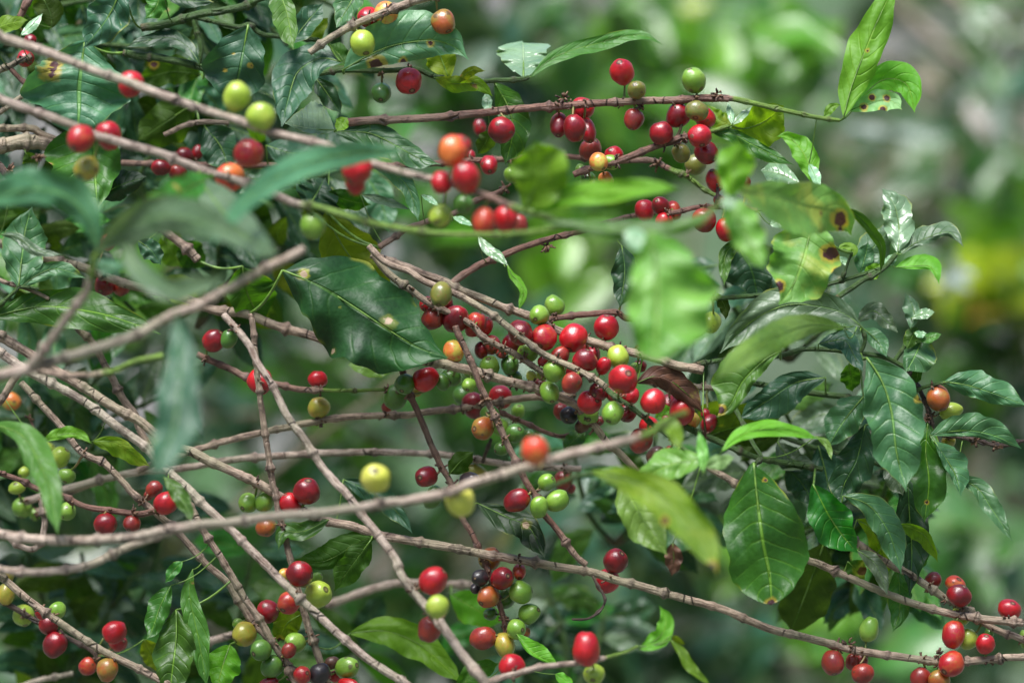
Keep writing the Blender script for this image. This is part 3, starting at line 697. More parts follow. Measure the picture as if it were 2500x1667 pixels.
# ---------------------------------------------------------------- cherries: x, y, half width, half height, ripeness, cm before/behind the stem
for a in [
 (74,99,18,14,'r',1),(62,143,21,24,'R',1),(319,206,33,30,'R',1.5,-11),(196,339,33,36,'m',-1.5,-14),(265,332,33,34,'R',1,-11),(211,412,30,33,'v',0,-12.5),
 (578,236,32,36,'y',0,-14),(638,283,37,31,'y',-.8,-15),(607,373,37,33,'m',0,-13),(561,433,37,33,'o',1.2,-11),(871,413,38,38,'R',0,-16),(868,452,25,23,'R',1.4,-15),
 (898,43,26,27,'R',1.2),(944,36,32,30,'p',1.0),(925,60,30,14,'r',2),(885,105,31,32,'y',-.8),(1082,55,31,30,'a',0),
 (931,228,25,27,'G',0),(998,199,34,30,'R',-.5),
 (1224,318,34,30,'r',-.6),(1365,306,23,31,'r',.6),(1403,314,29,33,'r',-.8),(1434,320,20,33,'r',.7),(1423,266,29,26,'R',1.4),
 (1519,177,30,34,'R',0),(1554,219,24,23,'b',-.8),(1548,292,26,25,'d',0),(1693,196,30,31,'g',0),(1655,283,30,31,'r',.3),(1701,272,30,22,'b',-1.4),(1721,288,24,28,'R',.6),
 (1615,325,31,26,'r',-.3),(1709,332,30,27,'R',-1.5),(1724,372,30,28,'r',-.2),(1663,375,23,24,'b',.6),(1699,401,25,27,'b',1.5),(1745,442,21,29,'R',.3),(1822,446,12,16,'r',1.5),
 (1442,365,28,27,'d',-.5),(1462,396,24,22,'p',-.6),(1498,380,26,20,'R',.8),(1492,397,24,15,'g',.2),(1435,438,20,18,'G',.8),(1479,443,20,22,'p',.8),(1453,452,16,14,'b',.2),(1417,413,13,14,'g',1.5),
 (1194,404,22,26,'R',-.4),(1252,428,24,19,'g',1),(1150,380,11,14,'R',.8),(1171,311,17,20,'r',0,10),
 (1105,368,36,36,'o',-.6,-17),(1121,360,30,28,'m',1.2,-14),(1079,447,27,27,'R',0,-16),(1138,433,35,37,'R',-.8,-17.5),(1074,528,26,30,'y',0,-15),(1133,500,24,22,'G',1.5,-14),(1182,543,30,34,'m',-.6,-17),(1235,535,31,31,'R',.2,-15.5),(1270,548,18,24,'d',1.6,-10),
 (763,553,32,30,'g',0,-13),(263,592,20,18,'R',1),(255,697,28,22,'r',1),(296,701,24,20,'d',1.5),(449,383,24,22,'r',2),(482,373,14,18,'r',3),(393,409,25,19,'r',-1),(434,422,24,21,'d',0),(451,440,14,12,'d',1),
 (1574,514,25,26,'R',-.5),(1612,501,22,23,'r',.4),(1622,540,25,19,'R',.2),(1645,515,18,24,'m',.9),(1719,538,30,29,'d',-.4),(1773,561,26,29,'R',-.5),(1758,492,10,22,'d',.5),
 (1530,713,19,24,'b',0),(1736,787,25,27,'y',1.5),(1688,806,23,22,'g',1.5),
 (1077,719,28,30,'b',-.6),(1043,742,18,20,'R',1.0),(1058,777,25,31,'d',.6),(1113,778,32,33,'r',.4),(1160,792,24,32,'m',1.0),(1182,797,20,26,'R',1.6),
 (1316,770,25,25,'g',-.7),(1353,746,25,25,'g',.4),(1480,799,32,30,'R',-.7),(1270,811,30,33,'r',.8),(1328,824,31,34,'m',-1.0),(1400,824,34,34,'R',-.9),(1429,879,32,26,'r',.4),(1424,850,16,14,'d',1.2),
 (1474,893,16,24,'R',1.2),(1509,871,27,28,'y',-.8),(1522,925,38,36,'R',-2.0),(1550,900,14,16,'g',.8),(1562,893,18,14,'r',1.5),(1560,852,13,10,'r',1.2),(1540,966,20,22,'R',.6),(1595,979,32,29,'R',-.8),(1665,1004,32,33,'R',-.9),(1685,1026,24,24,'p',.4),(1731,1033,15,27,'r',1),(1722,1010,12,12,'r',1.4),(1625,1022,9,9,'r',1),(1564,1076,30,31,'d',1),(1604,1114,25,28,'q',1),(1633,1101,12,14,'d',1.6),
 (1352,905,27,26,'g',-1.2),(1342,958,24,29,'g',-.9),(1395,935,25,26,'d',-1.0),(1388,964,20,14,'k',.8),(1441,981,31,30,'R',-1.6),(1436,1012,28,22,'g',.2),(1496,1007,26,30,'g',-1.0),(1389,1014,23,22,'k',1),(1421,1040,19,16,'q',1.4),(1464,1027,12,12,'d',1.8),(1324,915,12,16,'y',1.4),(1298,918,14,14,'Y',1.8),(1327,880,14,14,'r',1.6),
 (1288,861,31,19,'g',.8),(1195,895,25,26,'g',1.4),(1245,892,23,23,'G',1.6),(1224,864,13,11,'d',1.2),(1107,858,25,27,'p',1.6),(1145,940,18,17,'g',1),(1100,922,26,18,'G',2.2),(1080,932,15,24,'G',1.6),
 (1040,925,33,29,'R',1.1),(988,939,26,26,'G',-.8),(966,969,24,36,'G',.2),(1018,956,15,12,'v',.8),(944,994,14,12,'d',2),(1156,990,30,31,'r',.5),(1222,968,31,27,'R',.5),(1178,1045,26,30,'a',.9),(1265,1004,18,19,'g',2),(1258,1058,26,23,'G',2.2),(1290,1062,18,15,'G',2.6),(1224,1095,18,18,'G',2.4),
 (1307,1100,35,34,'o',-1,-22),(1041,1163,31,26,'r',-.4),(1158,1157,32,20,'v',.8),(1146,1172,29,20,'k',-.3),(1334,1177,21,22,'g',.4),(1375,1174,24,24,'d',1.6),(1394,1192,12,13,'d',2),
 (1262,1221,33,28,'r',-.3),(1316,1238,23,26,'g',-.6),(1360,1222,30,26,'g',.3),(917,1168,38,36,'Y',-.5,-16),(1124,1223,36,37,'Y',-.5,-17.5),(1055,1222,23,18,'G',1),(1061,1200,20,15,'G',1.5),
 (749,1200,35,31,'r',-.8),(708,1230,30,24,'R',-.2),(606,1227,23,26,'g',1),(646,1225,23,24,'g',1),(649,1287,25,23,'a',.6),(522,832,27,29,'r',-.5),(559,827,20,24,'G',.6),(635,932,32,30,'R',.8),(776,926,25,20,'R',.5),(778,995,29,24,'v',0),
 (145,1116,28,24,'y',2),(112,1098,22,20,'y',3),(163,1162,23,16,'g',2),(59,1152,13,15,'y',4),(41,1190,22,13,'y',5),(26,979,25,22,'p',0,10),(54,1239,26,23,'g',1),(164,1248,23,22,'g',1.5),(86,1255,16,14,'g',2),
 (377,1193,22,19,'d',.6),(405,1227,30,28,'R',-.5),(363,1209,12,14,'d',.8),(257,1280,30,26,'r',-.3),(322,1278,23,20,'d',0),
 (15,1403,20,18,'v',0,4),(15,1450,22,26,'v',0,4),(57,1501,27,25,'y',.8),(140,1489,22,21,'g',1),(101,1496,16,16,'R',.8),(119,1525,25,23,'r',-.2),(134,1574,29,31,'r',-.4),(214,1626,21,23,'m',.2),(262,1635,27,28,'a',-.2),(280,1542,30,28,'R',0,4),(289,1569,24,22,'R',0,5.5),
 (731,1400,30,33,'r',-3),(694,1402,14,16,'p',0),(777,1450,36,32,'y',.5,-1),(774,1410,15,14,'g',2),(705,1471,28,28,'m',0,-2.5),(655,1492,25,30,'r',1.0),(597,1547,27,33,'v',-.2),(580,1522,12,14,'g',.8),(637,1587,24,28,'G',-.4),(664,1626,25,31,'G',.2),(720,1569,25,26,'g',.8),(705,1587,19,18,'d',-.5),(655,1668,26,13,'r',.6),(738,1647,21,23,'m',-.5),(780,1644,28,25,'k',-.9),(848,1629,30,27,'g',.2),(810,1617,18,16,'q',.4),(819,1650,15,15,'R',1),(851,1670,27,16,'R',-.4),
 (1058,1417,36,32,'R',0,-8),(1068,1480,29,28,'y',-1.0,-10.5),(1048,1536,30,31,'d',.8,-7),(1171,1410,22,21,'k',-.4),(1161,1436,12,14,'k',.4),(1226,1411,33,26,'r',-.7),(1197,1362,28,27,'a',1.2),(1268,1396,17,20,'m',.6),(1191,1458,26,29,'a',-.3),(1271,1446,27,30,'g',-.3),(1235,1459,22,28,'G',1),(1292,1497,28,25,'g',0),(1197,1498,20,16,'G',.8),(1261,1536,23,26,'g',-.8),(1284,1542,10,14,'a',.4),(1179,1557,32,29,'d',-.2),(1232,1574,25,31,'v',-.3),(1250,1626,34,28,'R',0,-5),
 (1503,1369,33,28,'r',.3),(1482,1418,31,28,'R',1.3),(1431,1584,34,41,'R',0,-8.5),(1450,1645,27,26,'y',.6,-7),
 (2291,972,30,30,'a',-.5),(2321,1003,28,22,'y',.6),(2316,1078,18,14,'v',.6),
 (2278,1416,20,21,'d',1.0),(2333,1426,29,15,'o',.6),(2342,1453,33,23,'r',-.8),(2348,1500,26,24,'y',1.4),(2465,1487,31,22,'R',.8),(2122,1535,24,30,'g',.3),(2328,1548,29,33,'m',-.3),(2363,1560,22,28,'y',.9),(2406,1571,25,25,'R',-.4),(2416,1543,12,14,'G',1),(2033,1617,29,30,'d',-.3),(2080,1614,16,20,'d',.8),(2104,1610,16,16,'d',.9),(2106,1644,29,24,'d',-.4),(2247,1654,26,25,'d',.2),(2293,1661,28,25,'a',-.4),(2323,1620,34,29,'m',-.8),(2502,1560,14,22,'g',1),
 (1200,842,24,24,'d',1.6),(1250,838,24,26,'r',1.8),(1368,868,22,24,'d',1.4),(1404,908,24,24,'r',1.5),(1320,945,20,22,'d',2.0),(1370,1004,20,20,'d',2.2),(1462,955,24,26,'r',1.2),(1532,1008,22,24,'r',1.6),
 (1585,1042,26,26,'R',1.4),(1632,985,22,24,'r',1.8),(1130,965,24,22,'G',3.0),(1196,1012,24,24,'G',2.6),(1222,1042,22,22,'g',3.2),(1150,905,20,20,'g',2.4),(1176,855,18,20,'r',1.6),(1090,745,18,22,'r',1.8),(1445,868,20,22,'r',1.6),(1255,925,20,20,'G',2.0),
 (1300,1075,20,18,'G',3.4),(1500,960,22,22,'d',1.6),
 ]:
    if len(a) == 7: cherry(*a[:5], a[5], a[6])
    else: cherry(*a[:5], a[5])
build_crusts()
for x, y in [(1755,232),(1374,240),(1568,258),(1650,258),(1337,600),(1007,712),(1668,338),(2070,1575),(2290,1600),(1232,460),(1183,975),(1605,400),(20,418),(2268,1024),(2383,1076),(2434,1086),(90,385)]:
    d, rec, s_ = nearest(x, y, 0, .4); crust(rec, x, y, s_[2], s_[3], 1.1, 12)

# ---------------------------------------------------------------- leaves
DATA = """
300,-35 262,45 203,118|48|50|D|-3|-2
207,104 194,204 193,268 188,330|118|128|C|2|4|.5
230,290 232,400 238,508|62|120|M|3|3|.4
-25,75 20,58 68,50|20|22|B|0|1
50,88 80,60 104,34|10|14|P|-1|-1
480,250 400,300 335,345|60|48|T|6|7|.5
492,182 420,175 330,200|34|40|T|7|8
487,156 455,112 400,92 305,116|20|20|D|2|2
126,68 122,30 90,-30|34|34|T|4|5
395,-25 380,20 355,46|25|28|M|2|2
400,-12 460,2 522,6|20|18|D|0|0
606,62 589,153 575,220 560,268|62|84|D|0|1|.5
672,-40 700,30 716,122|22|40|M|1|0
712,105 745,60 790,8|34|30|D|2|3
878,-40 855,8 822,68|30|36|C|1|1
740,95 770,70 800,45|20|26|U|4|5
832,152 783,143 730,173 709,222 688,308|48|52|D|-2|-1|.45
818,318 762,315 695,302|12|66|P|0|-1|.35
770,190 800,230 832,278|24|26|D|2|2
848,288 838,300 822,320|15|18|B|-1|-1
838,172 883,145 940,118 1000,104 1060,100 1108,115 1143,146|76|46|O|-1|-2|.45
1096,192 1068,120 1040,55|40|40|U|3|4
846,160 825,130 800,108|24|26|T|3|4
1060,190 1110,205 1165,205 1203,236|20|22|U|0|0
1120,200 1150,172 1184,174|10|14|U|0|-1
1278,190 1278,150 1277,104|64|64|P|0|2|.86
1296,189 1340,148 1400,122 1460,106 1530,88 1580,90 1619,111|19|20|M|0|1|.45
1208,203 1240,260 1252,320 1234,402|46|36|G|2|2|.5
1198,318 1185,350 1166,376|22|24|T|2|2
1186,228 1190,250 1190,278|12|14|P|1|1
815,322 900,325 960,352 1020,385 1076,402|30|40|C|0|0|.45
985,368 860,375 760,395 680,430 600,490 545,560 512,605|34|32|C|-19|-31|.4
236,612 218,540 165,480 85,462 0,478 -70,505|40|54|C|-24|-30|.5
238,618 290,570 370,532 450,530 540,562 625,605|50|46|S|-24|-34
232,620 300,590 325,640 362,680 430,705 500,690 565,662|26|30|S|-24|-32|.6
520,430 430,475 345,512|42|40|M|-15|-25
480,430 560,535 620,590 685,625|50|46|S|-15|-30
232,640 268,655 306,642|20|18|C|-22|-22
795,512 830,590 885,662 962,718|68|66|U|2|2|.5
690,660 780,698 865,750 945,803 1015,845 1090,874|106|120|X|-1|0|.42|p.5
592,650 605,720 645,790|72|48|T|3|4
752,508 772,474 792,436|52|60|D|2|3
800,470 850,490 905,500|26|24|T|3|3
880,475 940,490 1002,512|10|12|S|2|1
908,404 962,425 1000,465 1022,542|20|22|C|0|0
1028,475 1050,486 1072,503|7|8|P|0|0
1105,529 1130,538 1154,551|8|9|P|0|0
1166,576 1190,605 1217,625 1240,648|12|15|P|-2|-2|.5
1238,645 1250,672 1265,686 1279,716 1266,757|10|11|B|-2|-2|.5
1282,512 1310,440 1308,345|62|82|B|-19|-22|.6
1300,520 1380,480 1480,468 1560,458 1662,460|28|30|B|-19|-25
1320,545 1400,550 1500,560 1600,560 1700,540 1755,505|22|26|M|-24|-25|.5
1588,566 1600,650 1602,740 1600,820 1597,880|138|70|L|-28|-30|.5|b
1522,568 1552,582 1582,612|24|28|P|-27|-27
1782,482 1790,420 1802,342|44|48|B|-20|-21|.6
1775,482 1800,530 1832,595 1868,658|48|40|L|-23|-24|.4
1768,478 1778,492 1800,498|14|18|P|-24|-24
1800,462 1880,480 1960,500 2040,518 2078,575|55|72|N|-18|-5|.6|t45
1985,532 1975,580 1960,640 1932,705 1903,742|84|86|N|-4|-3|.42
1880,548 1898,540 1914,528|12|16|P|0|0
1818,588 1780,608 1768,640 1768,697|20|16|M|0|0|.35
1800,600 1835,660 1850,732|62|60|D|5|6
1518,600 1525,670 1512,752|32|30|D|1|2
1750,716 1770,748 1772,780|12|16|T|1|1
1952,448 1905,425 1858,416|24|26|P|0|0|.7
1985,446 1972,395 1950,358 1920,333 1898,334|26|30|B|1|1
1975,400 1990,430 2000,460|14|12|P|1|1
1786,305 1815,315 1868,296 1912,258|48|58|U|2|3|.5
1786,305 1750,290 1728,258|26|24|U|2|3
1788,304 1782,275 1776,250|8|9|P|-.5|-.5
1789,304 1812,282 1836,260|8|10|P|-.5|-.5
1740,325 1790,328 1830,350 1880,375 1938,403|15|26|G|0|0
2060,286 2078,215 2112,125 2145,45 2188,-45|44|44|B|-.5|0|.45
2085,262 2150,198 2212,205 2233,274|42|30|B|1|2|.55
2072,272 2120,252 2170,245 2202,268|26|26|E|.5|.5|.6
2012,286 2030,262 2052,256|10|12|B|0|0
2192,617 2195,560 2187,510 2172,482 2155,462|38|40|P|0|-1|.5
2200,620 2230,596 2268,579 2301,568 2324,571 2352,603|30|13|S|0|0|.4
2186,653 2230,650 2268,650 2283,668 2293,694|28|8|B|0|0|.45
2150,664 2153,604 2128,563 2097,528 2062,507|13|13|T|-.5|-.5|.6
2100,668 2125,615 2160,572 2176,540|38|36|S|1|1
2100,668 2112,628 2120,590|24|22|C|1|1
2110,682 2132,662 2152,642|18|18|B|.5|.5
2078,628 2086,608 2062,600 2045,612|10|10|B|0|0
2068,650 2060,636 2044,630|8|9|P|0|0
2160,646 2175,634 2190,622|12|13|P|0|0
2105,800 2060,765 2000,748 1920,745 1835,785 1758,862|48|46|S|-2|-1|.5
2060,800 1980,792 1900,820 1820,865 1745,925|34|36|L|-7|-20|.5|t30
1905,858 1865,880 1816,928 1785,985 1752,1018|26|74|M|-3|-3|.5
2015,922 1940,935 1870,980 1805,1022|52|34|D|2|3|.5
1728,1062 1820,1040 1905,1050|60|50|T|5|5|.5
1700,1000 1760,1020 1830,1060|40|50|U|6|7
1762,1102 1800,1066 1850,1050 1920,1050 2002,1072|22|18|B|-8|-6
1716,1152 1716,1110 1706,1052|14|15|L|-11|-11
1722,1140 1750,1126 1792,1116|16|22|E|-11|-11
1722,1120 1650,1130 1600,1150 1545,1178|38|38|L|-10|-9|.5
1515,1172 1560,1250 1628,1355|48|52|L|-7|-7|.45
1448,1150 1540,1172 1620,1215 1690,1285 1735,1350 1753,1402|46|50|Y|-19|-23|.5
1642,1325 1645,1368 1640,1406|22|22|Z|-5|-5
1840,1130 1848,1210 1862,1320 1878,1400 1884,1477|102|94|G|-3|-3|.52|b
2012,1325 1985,1400 1955,1480 1928,1548|66|66|T|3|4|.5
1562,1585 1612,1552 1626,1510 1610,1478|22|24|B|-8|-8
1636,1560 1665,1590 1690,1630 1735,1672|12|14|B|-8|-8
1640,1550 1655,1562 1672,1572|8|9|U|-8|-8
2116,873 2153,930 2176,1004 2189,1106 2213,1199|80|64|C|-2|-2|.42
2108,968 2075,1008 2045,1050 2024,1088|40|46|C|-1|0|.45
2112,1038 2092,1120 2062,1180 2044,1247|46|44|D|0|0|.45
2266,1028 2260,1100 2268,1180 2256,1275|48|46|G|1|1|.5
2284,1080 2310,1120 2333,1160 2346,1212|40|14|C|0|0
2328,1165 2385,1190 2420,1240 2452,1288 2471,1320|26|20|C|0|0
2304,932 2360,940 2434,963 2510,992|42|27|C|0|0|.4
2270,1062 2330,1052 2383,1053 2440,1068 2493,1095|44|15|C|-1|0|.45
2257,818 2235,865 2212,908|52|30|C|1|1|.5
2246,832 2275,822 2298,816|12|13|M|0|0
2232,812 2248,815 2262,812|8|10|P|0|0
2224,802 2232,770 2226,742 2210,717|26|15|S|0|0|.5
2226,776 2255,765 2281,762|12|14|P|0|0|.6
2240,800 2225,825 2214,852|22|20|M|.5|.5
2094,786 2130,758 2160,780 2192,812|22|22|S|1|1
2060,796 2085,826 2103,852|22|22|S|1|1
2108,802 2140,830 2166,872|24|18|C|1|1
1998,840 2060,830 2085,868 2107,908|24|26|D|-1|-1
2072,888 2078,922 2080,956|26|26|T|2|3
2241,898 2240,915 2236,936|12|14|T|.5|.5
1992,1064 2020,1084 2030,1122|8|9|L|-2|-2
2170,1120 2190,1170 2205,1210|26|30|S|2|2
2058,1210 2120,1232 2165,1290 2187,1350 2200,1400|38|32|C|-1|-1|.5
2092,1268 2130,1292 2152,1342 2161,1413|32|26|U|0|0|.5
1985,1182 2025,1260 2060,1310 2092,1348|46|54|G|-2|-1|.5
2092,1342 2130,1368 2150,1400 2166,1452|20|20|S|0|0
2070,1370 2090,1390 2112,1412|26|24|T|1|1
2184,1280 2230,1290 2260,1310 2280,1345 2289,1372|12|24|U|0|0
2214,1130 2220,1250 2226,1350 2220,1452|44|34|D|2|3|.5
2240,1320 2245,1360 2236,1395|22|30|T|3|3
2192,1385 2197,1450 2195,1500 2179,1542|26|30|M|2|2
1998,1088 2020,1180 2006,1250|46|40|D|4|4
1898,1078 1930,1120 1985,1130|30|28|S|4|4
1918,1140 1958,1180 1988,1235|36|38|D|4|4
45,702 52,640 62,560 78,505|50|58|C|1|2|.45
0,572 40,578 90,612 152,622|12|14|S|-4|-4
46,706 90,672 140,656 212,680|22|20|C|1|1
-25,775 102,748 230,762 320,788 392,816|46|48|G|1|2|.45
238,480 300,450 358,432|36|34|X|2|2
338,588 370,612 392,646|26|26|D|2|2
395,575 420,615 445,655|34|34|B|8|9
440,590 470,625 500,650|36|36|T|7|8
62,372 75,398 66,428|20|20|T|2|2
500,310 540,360 562,425|46|50|D|5|5
650,355 715,375 785,372|34|36|D|5|5
588,430 640,440 700,430|30|34|D|6|6
430,760 440,850 436,960 420,1060 365,1165|56|52|D|-29|-34|.62
-20,1035 50,1060 92,1120 122,1200 142,1308|38|30|M|-8|-14|.4
104,1076 150,1060 190,1060 224,1082|18|12|B|-4|-4
224,1078 280,1080 330,1112 366,1138|16|30|U|-1|-1
400,1165 432,1200 456,1240 468,1275|20|20|M|-8|-8
446,1370 425,1390 404,1422|14|15|M|0|0
418,1428 395,1470 370,1540 356,1562|26|30|G|0|1
430,1488 430,1560 420,1640 414,1700|50|52|G|0|0|.5
470,1390 463,1450 485,1560 505,1675|26|30|M|.5|1|.5
352,1560 372,1600 392,1640|26|26|U|3|3
562,1572 545,1620 528,1682|44|40|B|2|2
738,1498 702,1520 678,1567|34|34|U|1.5|1.5
926,1302 860,1332 790,1370 718,1364|26|40|T|1|1|.5
905,1318 850,1392 816,1442|34|36|T|.5|.5
802,1268 742,1296 692,1300 680,1342|22|24|G|1|1
838,1170 900,1198 960,1240 1006,1300|28|28|D|1.5|1.5
1164,1227 1230,1258 1290,1285 1315,1330 1331,1363|28|40|X|1|1|.5
1098,1157 1125,1125 1156,1104|24|28|T|1|1
1553,936 1602,918 1650,938 1690,975 1716,1006|33|29|Z|1.0|1.0|.5
855,1545 940,1540 1020,1570 1090,1630 1130,1670|42|40|B|6|6
1100,1450 1150,1480 1225,1520|40|42|B|9|9
1262,1547 1298,1590 1366,1626|28|8|B|0|0
1355,1645 1378,1658 1400,1672|14|14|B|0|0
1115,1690 1160,1640 1220,1618|26|28|T|2|2
965,900 905,895 850,890|26|26|L|5|6
1378,1098 1410,1065 1424,1035|22|22|M|2|3
1600,1035 1640,1040 1660,1098|20|22|B|-14|-14
1600,1020 1625,1005 1650,1000|18|20|B|3|3
1716,1000 1722,1060 1716,1110|3|3|Z|-1|-1
"""
for ln in DATA.strip().splitlines():
    a = ln.split('|'); kw = {}
    if len(a) > 6: kw['pos'] = float(a[6])
    if len(a) > 7 and a[7] == 'b': kw['blunt'] = True
    elif len(a) > 7 and a[7][0] == 't': kw['tilt'] = float(a[7][1:])
    elif len(a) > 7: kw['pos2'] = float(a[7][1:])
    leaf(a[0], float(a[1]), float(a[2]), a[3], float(a[4]), float(a[5]), **kw)

print('unattached', len(MISS), MISS)
# leafy shoots further back, half lost in the blur behind
rnd = random.Random(99)
def back_shoot(label, ox, oy, oz, ends, ks, bark='e', gap=62, Ls=(110, 185)):
    stems = []
    for (ex, ey, ez) in ends:
        mx_, my_ = (ox+ex)/2+rnd.uniform(-60, 60), (oy+ey)/2+rnd.uniform(-40, 40)
        stems.append(("%.0f,%.0f %.0f,%.0f %.0f,%.0f" % (ox, oy, mx_, my_, ex, ey), 8, 5, oz, ez, bark, .1, 160))
    rec = branch(label, stems, name='leafy_shoot', cat='shoot', group='leafy shoots behind the branches')
    S_ = rec['s']; last = -99; acc = 0
    for i in range(1, len(S_)):
        stp = math.hypot(S_[i][0]-S_[i-1][0], S_[i][1]-S_[i-1][1])
        if stp > 60: acc = 0; continue
        acc += stp
        if acc < gap: continue
        acc = rnd.uniform(-20, 15)
        x, y, z = S_[i][:3]; ta = math.atan2(S_[i][1]-S_[i-1][1], S_[i][0]-S_[i-1][0])
        for sgn in (-1, 1):
            if not (-130 < x < 2630 and -130 < y < 1800): continue
            an = ta+sgn*rnd.uniform(.6, 1.5); L = rnd.uniform(*Ls); w = L*rnd.uniform(.17, .25)
            # leaves hang: pull the direction down a little
            dx, dy = math.cos(an), math.sin(an)+.45; n_ = math.hypot(dx, dy); dx /= n_; dy /= n_
            b0 = (x+dx*12, y+dy*12); m1 = (x+dx*L*.55-dy*rnd.uniform(-14, 14), y+dy*L*.5); t_ = (x+dx*L, y+dy*L+rnd.uniform(5, 35))
            z2 = z+sgn*rnd.uniform(-2, 4)
            leaf('%.0f,%.0f %.0f,%.0f %.0f,%.0f' % (b0+m1+t_), w*rnd.uniform(.6, 1.05), w, rnd.choice(ks), z, z2, ruf=.9, rec=rec)
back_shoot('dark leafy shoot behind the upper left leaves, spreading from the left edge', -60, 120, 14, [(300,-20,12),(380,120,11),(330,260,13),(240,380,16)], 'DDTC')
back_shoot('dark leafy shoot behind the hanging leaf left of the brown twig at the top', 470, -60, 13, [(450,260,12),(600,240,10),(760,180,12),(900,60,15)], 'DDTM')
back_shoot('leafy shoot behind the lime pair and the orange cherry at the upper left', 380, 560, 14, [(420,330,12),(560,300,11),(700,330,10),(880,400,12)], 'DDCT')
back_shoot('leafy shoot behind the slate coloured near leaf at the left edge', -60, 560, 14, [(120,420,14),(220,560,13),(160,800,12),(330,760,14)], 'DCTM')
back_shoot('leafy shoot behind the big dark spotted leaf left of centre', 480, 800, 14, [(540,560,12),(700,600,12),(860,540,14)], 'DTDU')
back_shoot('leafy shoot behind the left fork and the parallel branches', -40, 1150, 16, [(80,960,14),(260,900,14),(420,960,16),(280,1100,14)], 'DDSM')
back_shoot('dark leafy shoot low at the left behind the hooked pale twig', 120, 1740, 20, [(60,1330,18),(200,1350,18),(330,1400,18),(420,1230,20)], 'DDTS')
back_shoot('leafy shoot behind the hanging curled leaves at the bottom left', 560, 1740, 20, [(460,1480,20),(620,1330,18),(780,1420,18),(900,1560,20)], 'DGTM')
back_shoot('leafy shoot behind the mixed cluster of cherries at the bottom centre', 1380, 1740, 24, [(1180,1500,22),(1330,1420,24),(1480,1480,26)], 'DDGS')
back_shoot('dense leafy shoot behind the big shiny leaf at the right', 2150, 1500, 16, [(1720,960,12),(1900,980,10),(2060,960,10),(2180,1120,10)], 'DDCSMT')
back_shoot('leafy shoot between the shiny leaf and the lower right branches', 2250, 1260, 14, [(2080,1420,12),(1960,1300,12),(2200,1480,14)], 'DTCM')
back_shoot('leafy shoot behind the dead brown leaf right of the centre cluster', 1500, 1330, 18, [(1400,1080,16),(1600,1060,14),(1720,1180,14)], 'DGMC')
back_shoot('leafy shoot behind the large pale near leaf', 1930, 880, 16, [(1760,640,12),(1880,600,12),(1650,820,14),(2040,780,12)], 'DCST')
print('leaves', nlf, 'cherries', nch)

# ---------------------------------------------------------------- what stands behind, out of focus
s = NT('background_foliage'); at = s.n('Attribute'); at.attribute_name = 'tint'
co = s.n('TexCoord').outputs['Object']; f = s.noise(co, 40, 3)
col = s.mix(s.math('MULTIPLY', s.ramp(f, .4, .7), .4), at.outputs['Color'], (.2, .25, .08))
b = s.n('BsdfPrincipled'); s.l(col, b.inputs['Base Color']); b.inputs['Roughness'].default_value = .32; b.inputs['Coat Weight'].default_value = .2; b.inputs['Coat Roughness'].default_value = .15
s.l(s.bump(f, .5, .003), b.inputs['Normal'])
t = s.n('BsdfTranslucent'); s.l(s.mix(1.0, col, (1.5, 1.7, .6), 'MULTIPLY'), t.inputs[0]); mx = s.n('MixShader'); mx.inputs[0].default_value = .3
s.l(b.outputs[0], mx.inputs[1]); s.l(t.outputs[0], mx.inputs[2]); s.l(mx.outputs[0], s.out.inputs[0]); BG = s.m

def litter_mat(name, a, b_, c, g):
    s = NT(name); co = s.n('TexCoord').outputs['Object']
    n1 = s.noise(co, 1.6, 5, .6); n2 = s.noise(co, 7, 5, .65, .6); n3 = s.noise(co, 40, 4)
    col = s.mix(s.ramp(n2, .38, .62), a, b_); col = s.mix(s.math('MULTIPLY', s.ramp(n1, .45, .6), .75), col, c)
    col = s.mix(s.math('MULTIPLY', s.ramp(s.noise(co, 3.1, 4), .52, .62), .7), col, g)
    col = s.mix(s.math('MULTIPLY', s.ramp(n3, .5, .7), .4), col, tuple(x*.4 for x in a))
    bs = s.n('BsdfPrincipled'); s.l(col, bs.inputs['Base Color']); bs.inputs['Roughness'].default_value = .9
    s.l(s.bump(s.math('ADD', n2, s.math('MULTIPLY', n3, .4)), 1, .03), bs.inputs['Normal']); s.l(bs.outputs[0], s.out.inputs[0]); return s.m
GM = litter_mat('leaf_litter_ground', (.065,.062,.058), (.22,.21,.2), (.04,.085,.03), (.022,.1,.012))

def ground():
    vs, fs, N = [], [], 90
    # one sheet: level under the branches, climbing as a slope behind, with an added rim blocking low sky elsewhere
    xs = [-120, -40, -15, -8]+[-6+12*i/60 for i in range(61)]+[8, 15, 40, 120]
    ys = [-120, -30, -8, -2, 0, 2, 3]+[3.6+10*i/50 for i in range(51)]+[18, 30, 70, 200]
    for y in ys:
        for x in xs:
            t = max(0, y-4.6); h = min(t*.75, 3+.28*max(0, t-4)) if t > 0 else 0
            h = min(h, 14)
            h = max(h, min(9, max(0, -y-3.5)*.9), min(9, max(0, abs(x)-4.5)*.9)); t = max(t, h)  # unseen rise behind camera and at sides, shaped to cut off horizon sky
            n = noise.noise(Vector((x*.8, y*.8, 0)))*.18+noise.noise(Vector((x*3, y*3, 4)))*.05
            vs.append(Vector((x, y, h+(n if t > 0 else n*.3)-.02)))
    w = len(xs)
    for j in range(len(ys)-1):
        for i in range(w-1):
            a = j*w+i; fs.append((a, a+1, a+w+1, a+w))
    o = mesh_obj('hillside_and_added_rim', vs, fs, GM); o['kind'] = 'structure'
ground()

